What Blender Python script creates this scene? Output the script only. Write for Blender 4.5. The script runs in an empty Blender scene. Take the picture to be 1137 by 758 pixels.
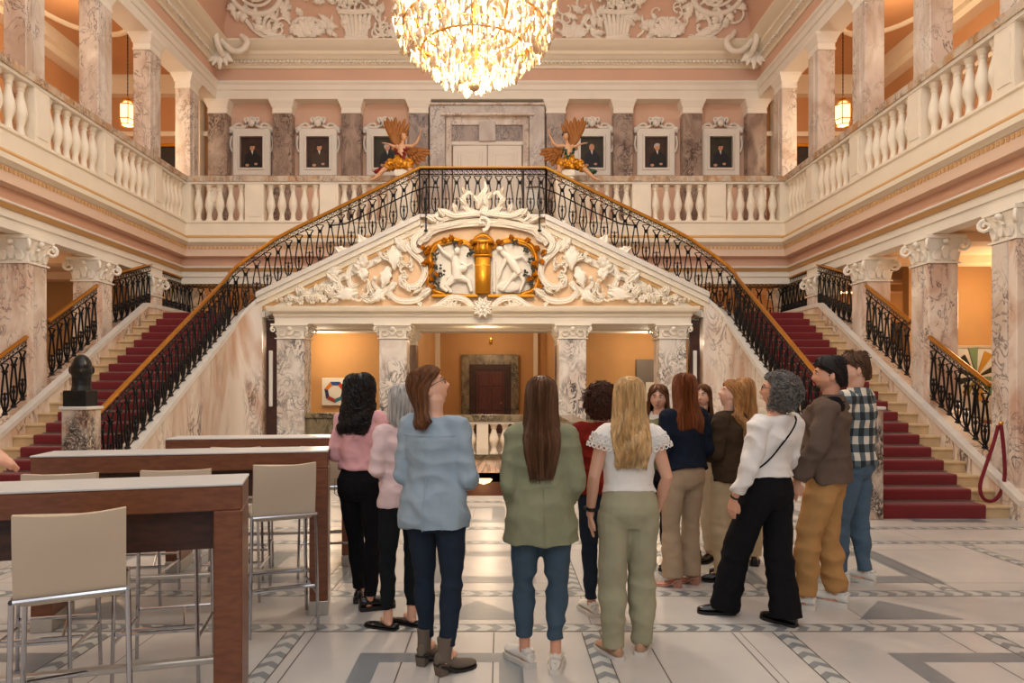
import bpy, math, random
from mathutils import Vector, Matrix, noise, Quaternion
V = Vector
C = bpy.context.scene.collection
rnd = random.Random(7)
PI = math.pi
F = 758.0
CX, CZ = 0.35, 1.66          # camera x and eye height

# ------------------------------------------------------------ materials
MATS = {}
def lin(c):
    return tuple(((v/255)/12.92 if v/255 <= .04045 else ((v/255+.055)/1.055)**2.4) for v in c) + (1,)
def newmat(name):
    m = bpy.data.materials.new(name); m.use_nodes = True
    MATS[name] = m
    return m, m.node_tree.nodes, m.node_tree.links, m.node_tree.nodes['Principled BSDF']
def mat(name, rgb, rough=.6, metal=0, bump=0, bscale=40, var=0, vscale=3, emit=None, estr=0, spec=.5, coat=0, trans=0, sheen=0, stretch=None, sub=0):
    m, N, L, b = newmat(name)
    b.inputs['Base Color'].default_value = lin(rgb)
    b.inputs['Roughness'].default_value = rough
    b.inputs['Metallic'].default_value = metal
    b.inputs['Specular IOR Level'].default_value = spec
    b.inputs['Coat Weight'].default_value = coat
    b.inputs['Transmission Weight'].default_value = trans
    if sheen: b.inputs['Sheen Weight'].default_value = sheen
    if sub:
        b.inputs['Subsurface Weight'].default_value = sub; b.inputs['Subsurface Scale'].default_value = .02
        b.inputs['Subsurface Radius'].default_value = (1,.35,.2)
    if emit:
        b.inputs['Emission Color'].default_value = lin(emit); b.inputs['Emission Strength'].default_value = estr
    if bump or var:
        g = N.new('ShaderNodeNewGeometry'); mp = N.new('ShaderNodeMapping')
        L.new(g.outputs['Position'], mp.inputs['Vector'])
        if stretch: mp.inputs['Scale'].default_value = stretch
    if bump:
        n = N.new('ShaderNodeTexNoise'); n.inputs['Scale'].default_value = bscale; n.inputs['Detail'].default_value = 3
        L.new(mp.outputs[0], n.inputs['Vector'])
        bm = N.new('ShaderNodeBump'); bm.inputs['Strength'].default_value = bump; bm.inputs['Distance'].default_value = .01
        L.new(n.outputs['Fac'], bm.inputs['Height']); L.new(bm.outputs[0], b.inputs['Normal'])
    if var:
        n = N.new('ShaderNodeTexNoise'); n.inputs['Scale'].default_value = vscale; n.inputs['Detail'].default_value = 4
        L.new(mp.outputs[0], n.inputs['Vector'])
        r = N.new('ShaderNodeValToRGB')
        r.color_ramp.elements[0].position = .3; r.color_ramp.elements[1].position = .7
        c = lin(rgb)
        r.color_ramp.elements[0].color = tuple(v*(1-var) for v in c[:3])+(1,)
        r.color_ramp.elements[1].color = tuple(min(1,v*(1+var)) for v in c[:3])+(1,)
        L.new(n.outputs['Fac'], r.inputs['Fac']); L.new(r.outputs[0], b.inputs['Base Color'])
    return m
def marble(name, base, blotch, vein, scale=2.2, vs=3.5, width=.03, rough=.25, amount=1, blot=.6, skew=(1,1,.6)):
    m, N, L, b = newmat(name)
    g = N.new('ShaderNodeNewGeometry'); mp = N.new('ShaderNodeMapping')
    mp.inputs['Rotation'].default_value = (.5,.6,.3); mp.inputs['Scale'].default_value = skew
    L.new(g.outputs['Position'], mp.inputs['Vector'])
    n1 = N.new('ShaderNodeTexNoise'); n1.inputs['Scale'].default_value = scale; n1.inputs['Detail'].default_value = 6; n1.inputs['Distortion'].default_value = 1.2
    L.new(mp.outputs[0], n1.inputs['Vector'])
    r1 = N.new('ShaderNodeValToRGB'); r1.color_ramp.elements[0].position = .42; r1.color_ramp.elements[1].position = .42+blot*.4
    r1.color_ramp.elements[0].color = lin(base); r1.color_ramp.elements[1].color = lin(blotch)
    L.new(n1.outputs['Fac'], r1.inputs['Fac'])
    n2 = N.new('ShaderNodeTexNoise'); n2.inputs['Scale'].default_value = vs; n2.inputs['Detail'].default_value = 5; n2.inputs['Distortion'].default_value = 2.2; n2.inputs['Roughness'].default_value = .6
    L.new(mp.outputs[0], n2.inputs['Vector'])
    s = N.new('ShaderNodeMath'); s.operation = 'SUBTRACT'; s.inputs[1].default_value = .5; L.new(n2.outputs['Fac'], s.inputs[0])
    a = N.new('ShaderNodeMath'); a.operation = 'ABSOLUTE'; L.new(s.outputs[0], a.inputs[0])
    r2 = N.new('ShaderNodeValToRGB'); r2.color_ramp.elements[0].position = 0; r2.color_ramp.elements[1].position = width
    r2.color_ramp.elements[0].color = (amount,)*3+(1,); r2.color_ramp.elements[1].color = (0,0,0,1)
    L.new(a.outputs[0], r2.inputs['Fac'])
    n3 = N.new('ShaderNodeTexNoise'); n3.inputs['Scale'].default_value = scale*.9; L.new(mp.outputs[0], n3.inputs['Vector'])
    r3 = N.new('ShaderNodeValToRGB'); r3.color_ramp.elements[0].position = .42; r3.color_ramp.elements[1].position = .6
    L.new(n3.outputs['Fac'], r3.inputs['Fac'])
    mu = N.new('ShaderNodeMath'); mu.operation = 'MULTIPLY'; L.new(r2.outputs[0], mu.inputs[0]); L.new(r3.outputs[0], mu.inputs[1])
    mx = N.new('ShaderNodeMix'); mx.data_type = 'RGBA'
    L.new(mu.outputs[0], mx.inputs['Factor']); L.new(r1.outputs[0], mx.inputs['A']); mx.inputs['B'].default_value = lin(vein)
    L.new(mx.outputs['Result'], b.inputs['Base Color'])
    b.inputs['Roughness'].default_value = rough
    return m
def wood(name, c1, c2, scale=6, rough=.4, stretch=(1,8,8)):
    m, N, L, b = newmat(name)
    g = N.new('ShaderNodeNewGeometry'); mp = N.new('ShaderNodeMapping'); mp.inputs['Scale'].default_value = stretch
    L.new(g.outputs['Position'], mp.inputs['Vector'])
    n = N.new('ShaderNodeTexNoise'); n.inputs['Scale'].default_value = scale; n.inputs['Detail'].default_value = 6; n.inputs['Distortion'].default_value = .6
    L.new(mp.outputs[0], n.inputs['Vector'])
    r = N.new('ShaderNodeValToRGB'); r.color_ramp.elements[0].position = .35; r.color_ramp.elements[1].position = .65
    r.color_ramp.elements[0].color = lin(c1); r.color_ramp.elements[1].color = lin(c2)
    L.new(n.outputs['Fac'], r.inputs['Fac']); L.new(r.outputs[0], b.inputs['Base Color'])
    b.inputs['Roughness'].default_value = rough
    return m
def emis(name, rgb, s):
    m = mat(name, rgb, emit=rgb, estr=s); return m

# ------------------------------------------------------------ mesh builder
class MB:
    def __init__(s): s.v = []; s.f = []; s.mi = []; s.m = 0
    def add(s, vs, fs):
        o = len(s.v); s.v.extend([tuple(p) for p in vs]); s.f.extend([tuple(i+o for i in f) for f in fs]); s.mi.extend([s.m]*len(fs)); return s
    def box(s, x0, x1, y0, y1, z0, z1):
        vs = [(x,y,z) for z in (z0,z1) for y in (y0,y1) for x in (x0,x1)]
        return s.add(vs, [(0,2,3,1),(4,5,7,6),(0,1,5,4),(2,6,7,3),(0,4,6,2),(1,3,7,5)])
    def bbox(s, x0, x1, y0, y1, z0, z1, b=.01):   # chamfered box
        if x0>x1: x0,x1=x1,x0
        if y0>y1: y0,y1=y1,y0
        pts=[(x0+b,y0),(x1-b,y0),(x1,y0+b),(x1,y1-b),(x1-b,y1),(x0+b,y1),(x0,y1-b),(x0,y0+b)]
        cx,cy=(x0+x1)/2,(y0+y1)/2
        sx=(x1-x0-2*b)/(x1-x0); sy=(y1-y0-2*b)/(y1-y0)
        ins=[(cx+(p[0]-cx)*sx,cy+(p[1]-cy)*sy) for p in pts]
        rings=[[(p[0],p[1],z0) for p in ins],[(p[0],p[1],z0+b) for p in pts],[(p[0],p[1],z1-b) for p in pts],[(p[0],p[1],z1) for p in ins]]
        return s.loft(rings)
    def obox(s, c, ax, ay, az):   # oriented box: centre and three half-axis vectors
        c=V(c);ax=V(ax);ay=V(ay);az=V(az)
        vs=[c+i*ax+j*ay+k*az for k in (-1,1) for j in (-1,1) for i in (-1,1)]
        return s.add(vs, [(0,2,3,1),(4,5,7,6),(0,1,5,4),(2,6,7,3),(0,4,6,2),(1,3,7,5)])
    def loft(s, rings, cap=True, closed=True):
        n=len(rings[0]); vs=[p for r in rings for p in r]; fs=[]
        for i in range(len(rings)-1):
            for j in range(n if closed else n-1):
                k=(j+1)%n; fs.append((i*n+j,i*n+k,(i+1)*n+k,(i+1)*n+j))
        if cap:
            fs.append(tuple(range(n-1,-1,-1))); b=(len(rings)-1)*n; fs.append(tuple(range(b,b+n)))
        return s.add(vs,fs)
    def lathe(s, prof, c=(0,0,0), n=16, cap=True):
        return s.loft([[(c[0]+r*math.cos(2*PI*j/n), c[1]+r*math.sin(2*PI*j/n), c[2]+z) for j in range(n)] for r,z in prof], cap)
    def sqlathe(s, prof, c=(0,0,0), ax=1, ay=1, b=0):
        return s.loft([[(c[0]-r*ax,c[1]-r*ay,c[2]+z),(c[0]+r*ax,c[1]-r*ay,c[2]+z),(c[0]+r*ax,c[1]+r*ay,c[2]+z),(c[0]-r*ax,c[1]+r*ay,c[2]+z)] for r,z in prof])
    def tube(s, pts, r, n=8, cap=True, up=None, flat=1, closed=False):
        pts=[V(p) for p in pts]; m=len(pts)
        if not hasattr(r,'__len__'): r=[r]*m
        rings=[]; prev=None
        for i,p in enumerate(pts):
            if closed: t=pts[(i+1)%m]-pts[i-1]
            else: t=(pts[min(i+1,m-1)]-pts[max(i-1,0)])
            if t.length<1e-9: t=V((0,0,1))
            t.normalize()
            if prev is None:
                a=V(up) if up is not None else (V((0,0,1)) if abs(t.z)<.9 else V((1,0,0)))
            else: a=prev
            u=(a-t*a.dot(t))
            if u.length<1e-6: u=t.orthogonal()
            u.normalize(); w=t.cross(u); prev=u
            rr=r[i]
            if hasattr(rr,'__len__'): ru,rw=rr
            else: ru,rw=rr,rr*flat
            rings.append([p+u*ru*math.cos(2*PI*j/n)+w*rw*math.sin(2*PI*j/n) for j in range(n)])
        if closed: rings.append(rings[0]); cap=False
        return s.loft(rings,cap)
    def ball(s, c, r, n=12, m=8, rot=None):
        if not hasattr(r,'__len__'): r=(r,r,r)
        vs=[];fs=[]
        for i in range(m+1):
            th=PI*i/m
            for j in range(n):
                p=V((r[0]*math.sin(th)*math.cos(2*PI*j/n), r[1]*math.sin(th)*math.sin(2*PI*j/n), r[2]*math.cos(th)))
                if rot is not None: p=rot@p
                vs.append(p+V(c))
        for i in range(m):
            for j in range(n):
                k=(j+1)%n
                fs.append((i*n+j,(i+1)*n+j,(i+1)*n+k,i*n+k))
        return s.add(vs,fs)
    def poly(s, pts, d, dirv=(0,1,0)):   # extruded polygon
        dv=V(dirv)*d; n=len(pts); vs=[V(p) for p in pts]+[V(p)+dv for p in pts]
        fs=[tuple(range(n)),tuple(range(2*n-1,n-1,-1))]+[(j,j+n,(j+1)%n+n,(j+1)%n) for j in range(n)]
        return s.add(vs,fs)
    def frame(s,x0,x1,z0,z1,w,y0,y1,b=.01,wt=None):   # mitred picture frame in the xz plane
        wt=wt or w
        R=[]
        for d,y in ((0,y1),(0,y0+b),(b,y0),(None,y0),(None,y1)):
            if d is None: a,c=w,wt
            else: a,c=d,d
            if d is None: R.append([(x0+a,y,z0+a),(x1-a,y,z0+a),(x1-a,y,z1-c),(x0+a,y,z1-c)])
            else: R.append([(x0+a,y,z0+a),(x1-a,y,z0+a),(x1-a,y,z1-a),(x0+a,y,z1-a)])
        R.append(R[0]); return s.loft(R,cap=False)
    def sweep(s, path, prof, closed=False):
        # path: list of (x,y) ; prof: list of (offset to the left of travel, z); mitred, profile open->closed loop
        n=len(path); rings=[]
        for i in range(n):
            p=V(path[i]).to_2d() if len(path[i])>2 else Vector(path[i])
            d0=(Vector(path[i])-Vector(path[i-1])).normalized() if i>0 else None
            d1=(Vector(path[i+1])-Vector(path[i])).normalized() if i<n-1 else None
            if d0 is None: d0=d1
            if d1 is None: d1=d0
            n0=Vector((-d0.y,d0.x)); n1=Vector((-d1.y,d1.x)); mm=(n0+n1); mm=mm/(mm.dot(n0)) if mm.length>1e-6 else n0
            rings.append([(p.x+mm.x*o,p.y+mm.y*o,z) for o,z in prof])
        return s.loft(rings)
    def obj(s, name, mats, parent=None, smooth=True, angle=38):
        me=bpy.data.meshes.new(name); me.from_pydata(s.v,[],s.f)
        if not isinstance(mats,(list,tuple)): mats=[mats]
        for m in mats: me.materials.append(MATS[m] if isinstance(m,str) else m)
        if len(mats)>1: me.polygons.foreach_set('material_index', s.mi)
        me.validate(); 
        if smooth:
            me.shade_smooth(); me.set_sharp_from_angle(angle=math.radians(angle))
        o=bpy.data.objects.new(name,me); C.objects.link(o)
        if parent: o.parent=parent
        return o
def tag(o,label=None,cat=None,group=None,kind=None):
    if label: o['label']=label
    if cat: o['category']=cat
    if group: o['group']=group
    if kind: o['kind']=kind
    return o
def empty(name,label,cat,loc=(0,0,0),rz=0,group=None,kind=None):
    o=bpy.data.objects.new(name,None); C.objects.link(o); o.location=loc; o.rotation_euler=(0,0,rz); o.empty_display_size=.1
    return tag(o,label,cat,group,kind)
def struct(o): o['kind']='structure'; return o
CH={}
def kids(o):
    return list(o.children)
def dup(o,loc=None,rz=None,parent=None,label=None,group=None,scale=None):
    c=o.copy(); C.objects.link(c); c.parent=parent
    if loc is not None: c.location=loc
    if rz is not None: c.rotation_euler=(0,0,rz)
    if scale is not None: c.scale=scale
    if label: c['label']=label
    if group: c['group']=group
    for k in kids(o): dup(k,parent=c)
    return c
def at(px,py,D): return V((CX+(px-556)/F*D, D, CZ-(py-428)/F*D))

# colours
mat('plaster',(240,232,218),.7,var=.03,vscale=2)
mat('stucco',(246,238,224),.65,bump=.15,bscale=30)
mat('cornice',(240,228,206),.7)
mat('gilt_line',(214,170,112),.5)
mat('pink',(222,182,158),.75,var=.03,vscale=1)
mat('pale_pink',(230,200,176),.7)
mat('peach',(244,210,172),.75,var=.03)
mat('ochre',(198,150,96),.8,var=.05,vscale=1.5)
mat('orange_wall',(204,152,106),.8,var=.04,vscale=1.5)
mat('stone_step',(206,178,138),.45,var=.1,vscale=7)
mat('baluster_stone',(242,230,210),.6,var=.03)
marble('marble_pink',(234,218,202),(206,170,148),(96,78,78),2.2,3.2,.03)
marble('marble_light',(228,214,200),(200,176,156),(112,96,92),2.0,3.4,.03)
marble('marble_dark',(170,150,136),(126,104,94),(44,38,40),2.2,4,.05)
marble('marble_vein',(236,228,218),(210,194,182),(30,28,40),2.0,4.6,.07)
marble('marble_rail',(206,190,170),(188,140,90),(96,80,72),4,7,.05)
marble('marble_stair',(226,212,198),(196,160,136),(100,80,74),1.5,2.8,.045,skew=(1,1,.35))
marble('marble_newel',(206,190,174),(176,144,122),(28,28,36),4,9,.16,blot=.5)
marble('marble_green',(150,134,104),(110,96,70),(28,30,30),3,6,.09)
marble('marble_frame',(206,196,186),(176,160,148),(126,112,106),1.6,3,.03)
mat('kerb_marble',(216,210,202),.3,var=.06,vscale=6)
mat('carpet',(112,12,20),.95,bump=.4,bscale=300,sheen=.3)
mat('rod',(150,140,130),.3,.8)
mat('iron',(26,25,26),.45,.6)
mat('brass',(206,146,60),.3,.9)
mat('gold',(206,140,36),.38,.75)
mat('gold_matte',(150,92,34),.5,.4)
mat('bronze_dark',(34,36,38),.35,.5)
mat('chrome',(190,190,195),.16,1)
mat('leather',(196,178,156),.5,bump=.05,bscale=200)
mat('leather_seat',(205,192,172),.5)
wood('bar_wood',(104,60,38),(124,74,48),3,.32,(1,14,14))
wood('bar_wood_dark',(46,22,15),(70,36,24),4,.45)
wood('door_wood',(70,26,14),(104,44,22),5,.35,(8,8,1))
mat('bar_top',(206,206,204),.3,var=.03)
mat('white_paint',(234,226,214),.5)
mat('frame_white',(232,226,216),.55)
mat('plinth_steel',(190,184,176),.3,.6)
mat('black_plastic',(24,24,26),.5)
mat('paint_dark',(38,34,32),.5,var=.35,vscale=9)
mat('paint_black',(20,20,22),.5)
mat('paint_skin',(200,150,118),.5)
mat('paint_white',(222,216,205),.5)
mat('exit_green',(20,190,110),.4,emit=(20,200,110),estr=.3)
emis('lamp',(255,196,110),9)
emis('lamp_soft',(255,214,150),1.6)
emis('bulb',(255,214,150),34)
mat('tube_white',(225,222,214),.4)
mat('rope',(116,20,34),.9,bump=.5,bscale=200)
mat('grey_panel',(110,100,92),.6)
def wpos(o):
    p=V((0,0,0))
    while o is not None: p+=V(o.location); o=o.parent
    return p
def W(mb,name,mats,parent,**k):      # mesh given in world coordinates, parented to an unrotated thing
    w=wpos(parent)
    mb.v=[(p[0]-w.x,p[1]-w.y,p[2]-w.z) for p in mb.v]
    return mb.obj(name,mats,parent,**k)
# ------------------------------------------------------------ floor with inlays (one surface)
R0,T0=.1555,.27; Y0=8.55; ZL=R0*20; YL=Y0+19*T0   # first flights
XF=6.8; XC=7.0; YB=15.5; YW=17.95; ZG=4.98
def floor():
    m,N,L,b=newmat('floor_cream')
    g=N.new('ShaderNodeNewGeometry')
    br=N.new('ShaderNodeTexBrick'); br.offset=.5; br.inputs['Scale'].default_value=1
    br.inputs['Brick Width'].default_value=1.96; br.inputs['Row Height'].default_value=1.15; br.inputs['Mortar Size'].default_value=.0035
    br.inputs['Color1'].default_value=lin((208,204,198)); br.inputs['Color2'].default_value=lin((192,190,186)); br.inputs['Mortar'].default_value=lin((136,124,112))
    br.inputs['Bias'].default_value=0
    L.new(g.outputs['Position'],br.inputs['Vector'])
    n=N.new('ShaderNodeTexNoise'); n.inputs['Scale'].default_value=1.6; n.inputs['Detail'].default_value=6
    L.new(g.outputs['Position'],n.inputs['Vector'])
    r=N.new('ShaderNodeValToRGB'); r.color_ramp.elements[0].position=.3; r.color_ramp.elements[1].position=.7
    r.color_ramp.elements[0].color=(.84,.84,.86,1); r.color_ramp.elements[1].color=(1,1,1,1)
    L.new(n.outputs['Fac'],r.inputs['Fac'])
    mx=N.new('ShaderNodeMix'); mx.data_type='RGBA'; mx.blend_type='MULTIPLY'; mx.inputs['Factor'].default_value=1
    L.new(br.outputs['Color'],mx.inputs['A']); L.new(r.outputs[0],mx.inputs['B']); L.new(mx.outputs['Result'],b.inputs['Base Color'])
    b.inputs['Roughness'].default_value=.26
    mat('floor_grey',(128,134,138),.3,var=.12,vscale=3)
    mat('floor_pale',(190,192,188),.32,var=.05)
    mat('floor_joint',(96,88,80),.6)
    mb=MB(); x1=11
    # floor around the stair well  x -1.35..1.35  y 10.3..13.2
    for a,bb,c,d in ((-x1,x1,-6,10.3),(-x1,-1.35,10.3,13.2),(1.35,x1,10.3,13.2),(-x1,x1,13.2,25)):
        mb.box(a,bb,c,d,-.2,0)
    def quad(pts,mi,z=.0012):
        mb.m=mi; mb.add([(p[0],p[1],z) for p in pts],[tuple(range(len(pts)))])
    def band(x0,y0,x1_,y1_,w=.13,step=.15):
        # chevron band between two points
        d=Vector((x1_-x0,y1_-y0)); Ln=d.length; d/=Ln; n=Vector((-d.y,d.x)); o=Vector((x0,y0))
        P=lambda s,t:o+d*s+n*t
        quad([P(0,-w/2),P(Ln,-w/2),P(Ln,w/2),P(0,w/2)],2,.0010)
        for t in (-w/2,w/2): quad([P(0,t-.004),P(Ln,t-.004),P(Ln,t+.004),P(0,t+.004)],3,.0016)
        s=0
        while s<Ln-.1:
            for sg in (-1,1):
                q=[P(s,sg*w/2*.94),P(s+step*.45,sg*w/2*.94),P(s+step*.45+.05,0),P(s+.05,0)]
                if sg<0: q=q[::-1]
                quad(q,1,.0014)
            s+=step
    for y in (4.68,5.45,7.23,7.95,9.75):
        band(-9.5,y,9.5,y,.13 if y<6 else .12)
    for xa in (-1.03,.955,2.24,-2.3,-3.6,3.6,4.9):
        for ya,yb in ((-2,4.6),):
            band(xa,ya,xa,yb,.12)
    for xa in (-1.08,.95,4.0,5.2,-4.1,-5.3,2.5,-2.6):
        band(xa,5.53,xa,7.15,.12)
    def gframe(xa,xb,ya,yb,w=.17):
        quad([(xa,ya),(xb,ya),(xb,ya+w),(xa,ya+w)],1); quad([(xa,yb-w),(xb,yb-w),(xb,yb),(xa,yb)],1)
        quad([(xa,ya+w),(xa+w,ya+w),(xa+w,yb-w),(xa,yb-w)],1); quad([(xb-w,ya+w),(xb,ya+w),(xb,yb-w),(xb-w,yb-w)],1)
    for xa in (-.52,2.75,-3.35,4.6,-6): gframe(xa,xa+1.0,3.2,4.24,.14)
    for xa in (-3.4,-1.9,-.35,1.6,3.1,5.9): gframe(xa,xa+1.0,5.75,6.85,.2)
    for xa in (-4.5,-2.2,-.5,1.5,3.4,5.4): gframe(xa,xa+.9,8.3,9.4,.16)
    for xa in (-5,-3,-.2,2.9,4.3,6.2):
        quad([(xa,4.85),(xa+.75,4.85),(xa+.37,5.28)],1); 
    for xa in (-.9,-.25,.3,1.3,1.9,3.3,4.4):
        quad([(xa,-1),(xa+.008,-1),(xa+.008,4.6),(xa,4.6)],3,.0008)
    return struct(mb.obj('floor',['floor_cream','floor_grey','floor_pale','floor_joint'],smooth=False))
floor()
# stair well below the floor
mb=MB(); mb.box(-1.35,1.35,13.2,13.35,-2.6,-.0); mb.box(-1.5,-1.35,10.3,13.35,-2.6,-.2); mb.box(1.35,1.5,10.3,13.35,-2.6,-.2); mb.box(-1.5,1.5,10.15,10.3,-2.6,-.2)
mat('well_brown',(74,38,20),.5)
struct(mb.obj('wall_stairwell','well_brown',smooth=False))
mb=MB(); mb.box(-1.5,1.5,10.1,13.4,-2.7,-2.6); struct(mb.obj('floor_stairwell','well_brown',smooth=False))
w=empty('wall_lamp','round bowl wall lamp glowing in the dark stairwell opening','lamp',(.02,13.1,-.16))
q=MB(); q.lathe([(.02,-.07),(.13,-.03),(.17,.02),(.16,.03)],n=20); q.obj('lamp_bowl','lamp_soft',w)
q=MB(); q.tube([(0,.1,-.02),(0,0,-.05)],.02); q.obj('bracket','brass',w)
st=empty('basement_staircase','pale stone stair dropping into the stairwell opening in the hall floor','staircase',(0,10.35,0))
q=MB()
for k in range(9): q.box(-1.33,1.33,.0+k*.3,.3+k*.3,-2.6,-.17*(k+1))
q.obj('step','stone_step',st,smooth=False)

# ------------------------------------------------------------ outer shell
def boxes(name,m,lst,kind='structure',**k):
    q=MB()
    for b in lst: q.box(*b)
    o=q.obj(name,m,smooth=False,**k); o['kind']=kind; return o
AX=10.2   # outer aisle wall
boxes('wall_left','ochre',[(-AX-.2,-AX,-6,25,0,4.6)])
boxes('wall_right','ochre',[(AX,AX+.2,-6,25,0,4.6)])
boxes('wall_upper_left','orange_wall',[(-AX-.2,-AX,-6,18.2,4.6,12)])
boxes('wall_upper_right','orange_wall',[(AX,AX+.2,-6,18.2,4.6,12)])
boxes('wall_back_aisle','ochre',[(-AX,-1.95,18,18.2,0,4.6),(1.95,AX,18,18.2,0,4.6)])
boxes('wall_back_lobby','ochre',[(-2.15,-1.95,18.2,24.2,0,4.0),(1.95,2.15,18.2,24.2,0,4.0),(-2.15,2.15,24.0,24.2,0,4.0)])
boxes('ceiling_lobby','plaster',[(-2.15,2.15,18.2,24.2,3.8,3.9)])
boxes('wall_aisle_partition_left','ochre',[(-AX,-7.9,15.0,15.2,0,4.2)])
boxes('wall_aisle_partition_right','ochre',[(8.3,AX,13.3,13.5,0,4.2)])
boxes('wall_upper_back','pink',[(-7.25,7.25,18,18.2,4.6,11)])
boxes('wall_upper_back_aisle','orange_wall',[(-AX,-7.25,18,18.2,4.6,12),(7.25,AX,18,18.2,4.6,12)])
boxes('wall_rear','plaster',[(-AX,-6,-6.2,-6,0,12.4),(6,AX,-6.2,-6,0,12.4),(-6,6,-6.2,-6,10.5,12.4),(-6,6,-6.2,-6,4.2,5.2),(-2.3,-1.7,-6.2,-6,0,10.5),(1.7,2.3,-6.2,-6,0,10.5)])
boxes('ceiling_aisle_left','peach',[(-AX,-XF-.34,-6,YB,4.05,4.6)])
boxes('ceiling_aisle_right','peach',[(XF+.34,AX,-6,YB,4.05,4.6)])
boxes('ceiling_aisle_back','peach',[(-AX,AX,YB+.4,18,4.05,4.59)])
boxes('floor_gallery_left','pale_pink',[(-AX,-XF,-6,YB,4.6,ZG)])
boxes('floor_gallery_right','pale_pink',[(XF,AX,-6,YB,4.6,ZG)])
boxes('floor_gallery_back','pale_pink',[(-AX,AX,YB,18,4.6,ZG)])
boxes('ceiling_gallery_left','orange_wall',[(-AX,-XC-.12,-6,18,9.75,9.9)])
boxes('ceiling_gallery_right','orange_wall',[(XC+.12,AX,-6,18,9.75,9.9)])
# main ceiling: ring around an opening added out of view for the overhead fill
boxes('ceiling_main','peach',[(-7,-4.6,-6,18,12.3,12.5),(4.6,7,-6,18,12.3,12.5),(-4.6,4.6,12.6,18,12.3,12.5),(-4.6,4.6,-6,-3,12.3,12.5)])

# entablature of the gallery front (left, back and right), one moulded band per material
PATH=[(-XF,-5.9),(-XF,YB),(XF,YB),(XF,-5.9)]
def band_(name,m,prof,path=PATH,angle=30):
    # profile offset: + = towards the hall
    q=MB(); q.sweep(path,[(-o,z) for o,z in prof])
    return struct(q.obj(name,m,angle=angle))
band_('trim_gallery_plinth','baluster_stone',[(-.35,5.07),(0,5.07),(0,5.34),(.03,5.36),(.03,5.40),(-.35,5.40)])
band_('trim_gallery_gilt','gilt_line',[(-.35,5.00),(.03,5.00),(.05,5.03),(.02,5.07),(-.35,5.07)])
band_('trim_gallery_corona','cornice',[(-.35,4.84),(.02,4.84),(.05,4.87),(.1,4.9),(.1,4.98),(.05,5.0),(-.35,5.0)])
band_('trim_gallery_bed','gilt_line',[(-.35,4.70),(-.1,4.70),(-.06,4.74),(-.05,4.80),(.0,4.84),(-.35,4.84)])
band_('trim_gallery_frieze','pink',[(-.35,4.38),(-.12,4.38),(-.19,4.46),(-.2,4.55),(-.17,4.64),(-.1,4.70),(-.35,4.70)])
band_('trim_gallery_moulding','gilt_line',[(-.35,4.28),(-.14,4.28),(-.12,4.31),(-.09,4.335),(-.09,4.345),(-.35,4.345)])
band_('trim_gallery_fillet','plaster',[(-.35,4.345),(-.08,4.345),(-.07,4.36),(-.08,4.38),(-.35,4.38)])
band_('trim_gallery_fascia','plaster',[(-.45,4.00),(-.2,4.00),(-.2,4.15),(-.17,4.16),(-.17,4.28),(-.45,4.28)])
# dentil course: one strip of small blocks under the corona
q=MB()
def dent(q,a,b,off,z0,z1,w,step,dep,inward):
    a=Vector(a);b=Vector(b);L=(b-a).length;d=(b-a)/L;n=Vector(inward)
    k=0
    while k*step<L:
        c=a+d*(k*step)+n*off
        q.obox((c.x,c.y,(z0+z1)/2),(d.x*w/2,d.y*w/2,0),(n.x*dep/2,n.y*dep/2,0),(0,0,(z1-z0)/2)); k+=1
dent(q,(-XF,3),(-XF,YB),-.02,4.76,4.82,.05,.09,.07,(1,0)); dent(q,(XF,3),(XF,YB),-.02,4.76,4.82,.05,.09,.07,(-1,0)); dent(q,(-XF,YB),(XF,YB),-.02,4.76,4.82,.05,.09,.07,(0,-1))
struct(q.obj('trim_gallery_dentil','gilt_line',smooth=False))
# upper entablature, cornice and cove
P2=[(-XC,-5.9),(-XC,17.65),(XC,17.65),(XC,-5.9)]
band_('trim_upper_architrave','plaster',[(-.5,9.07),(0,9.07),(0,9.28),(.03,9.30),(.03,9.42),(.07,9.47),(.07,9.52),(-.5,9.52)],P2)
band_('trim_upper_frieze','pink',[(-.3,9.52),(0,9.52),(0,9.86),(-.3,9.86)],P2)
band_('trim_upper_cornice','cornice',[(-.3,9.84),(.04,9.84),(.06,9.9),(.1,9.93),(.1,10.02),(.14,10.03),(.2,10.1),(.24,10.12),(.24,10.2),(.32,10.24),(.38,10.32),(.44,10.38),(.44,10.42),(-.3,10.42)],P2)
cov=[]
for i in range(9):
    a=i/8*PI/2; cov.append((.3+1.9*(1-math.cos(a)),10.4+1.95*math.sin(a)))
band_('ceiling_cove','pink',[(-.1,10.42)]+[c for c in cov]+[(2.2,12.45),(-.1,12.45)],P2,angle=60)
q=MB()
dent(q,(-XC,6),(-XC,17.65),.13,9.94,10.0,.06,.1,.07,(1,0)); dent(q,(XC,6),(XC,17.65),.13,9.94,10.0,.06,.1,.07,(-1,0)); dent(q,(-XC,17.65),(XC,17.65),.13,9.94,10.0,.06,.1,.07,(0,-1))
struct(q.obj('trim_upper_dentil','plaster',smooth=False))
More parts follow.
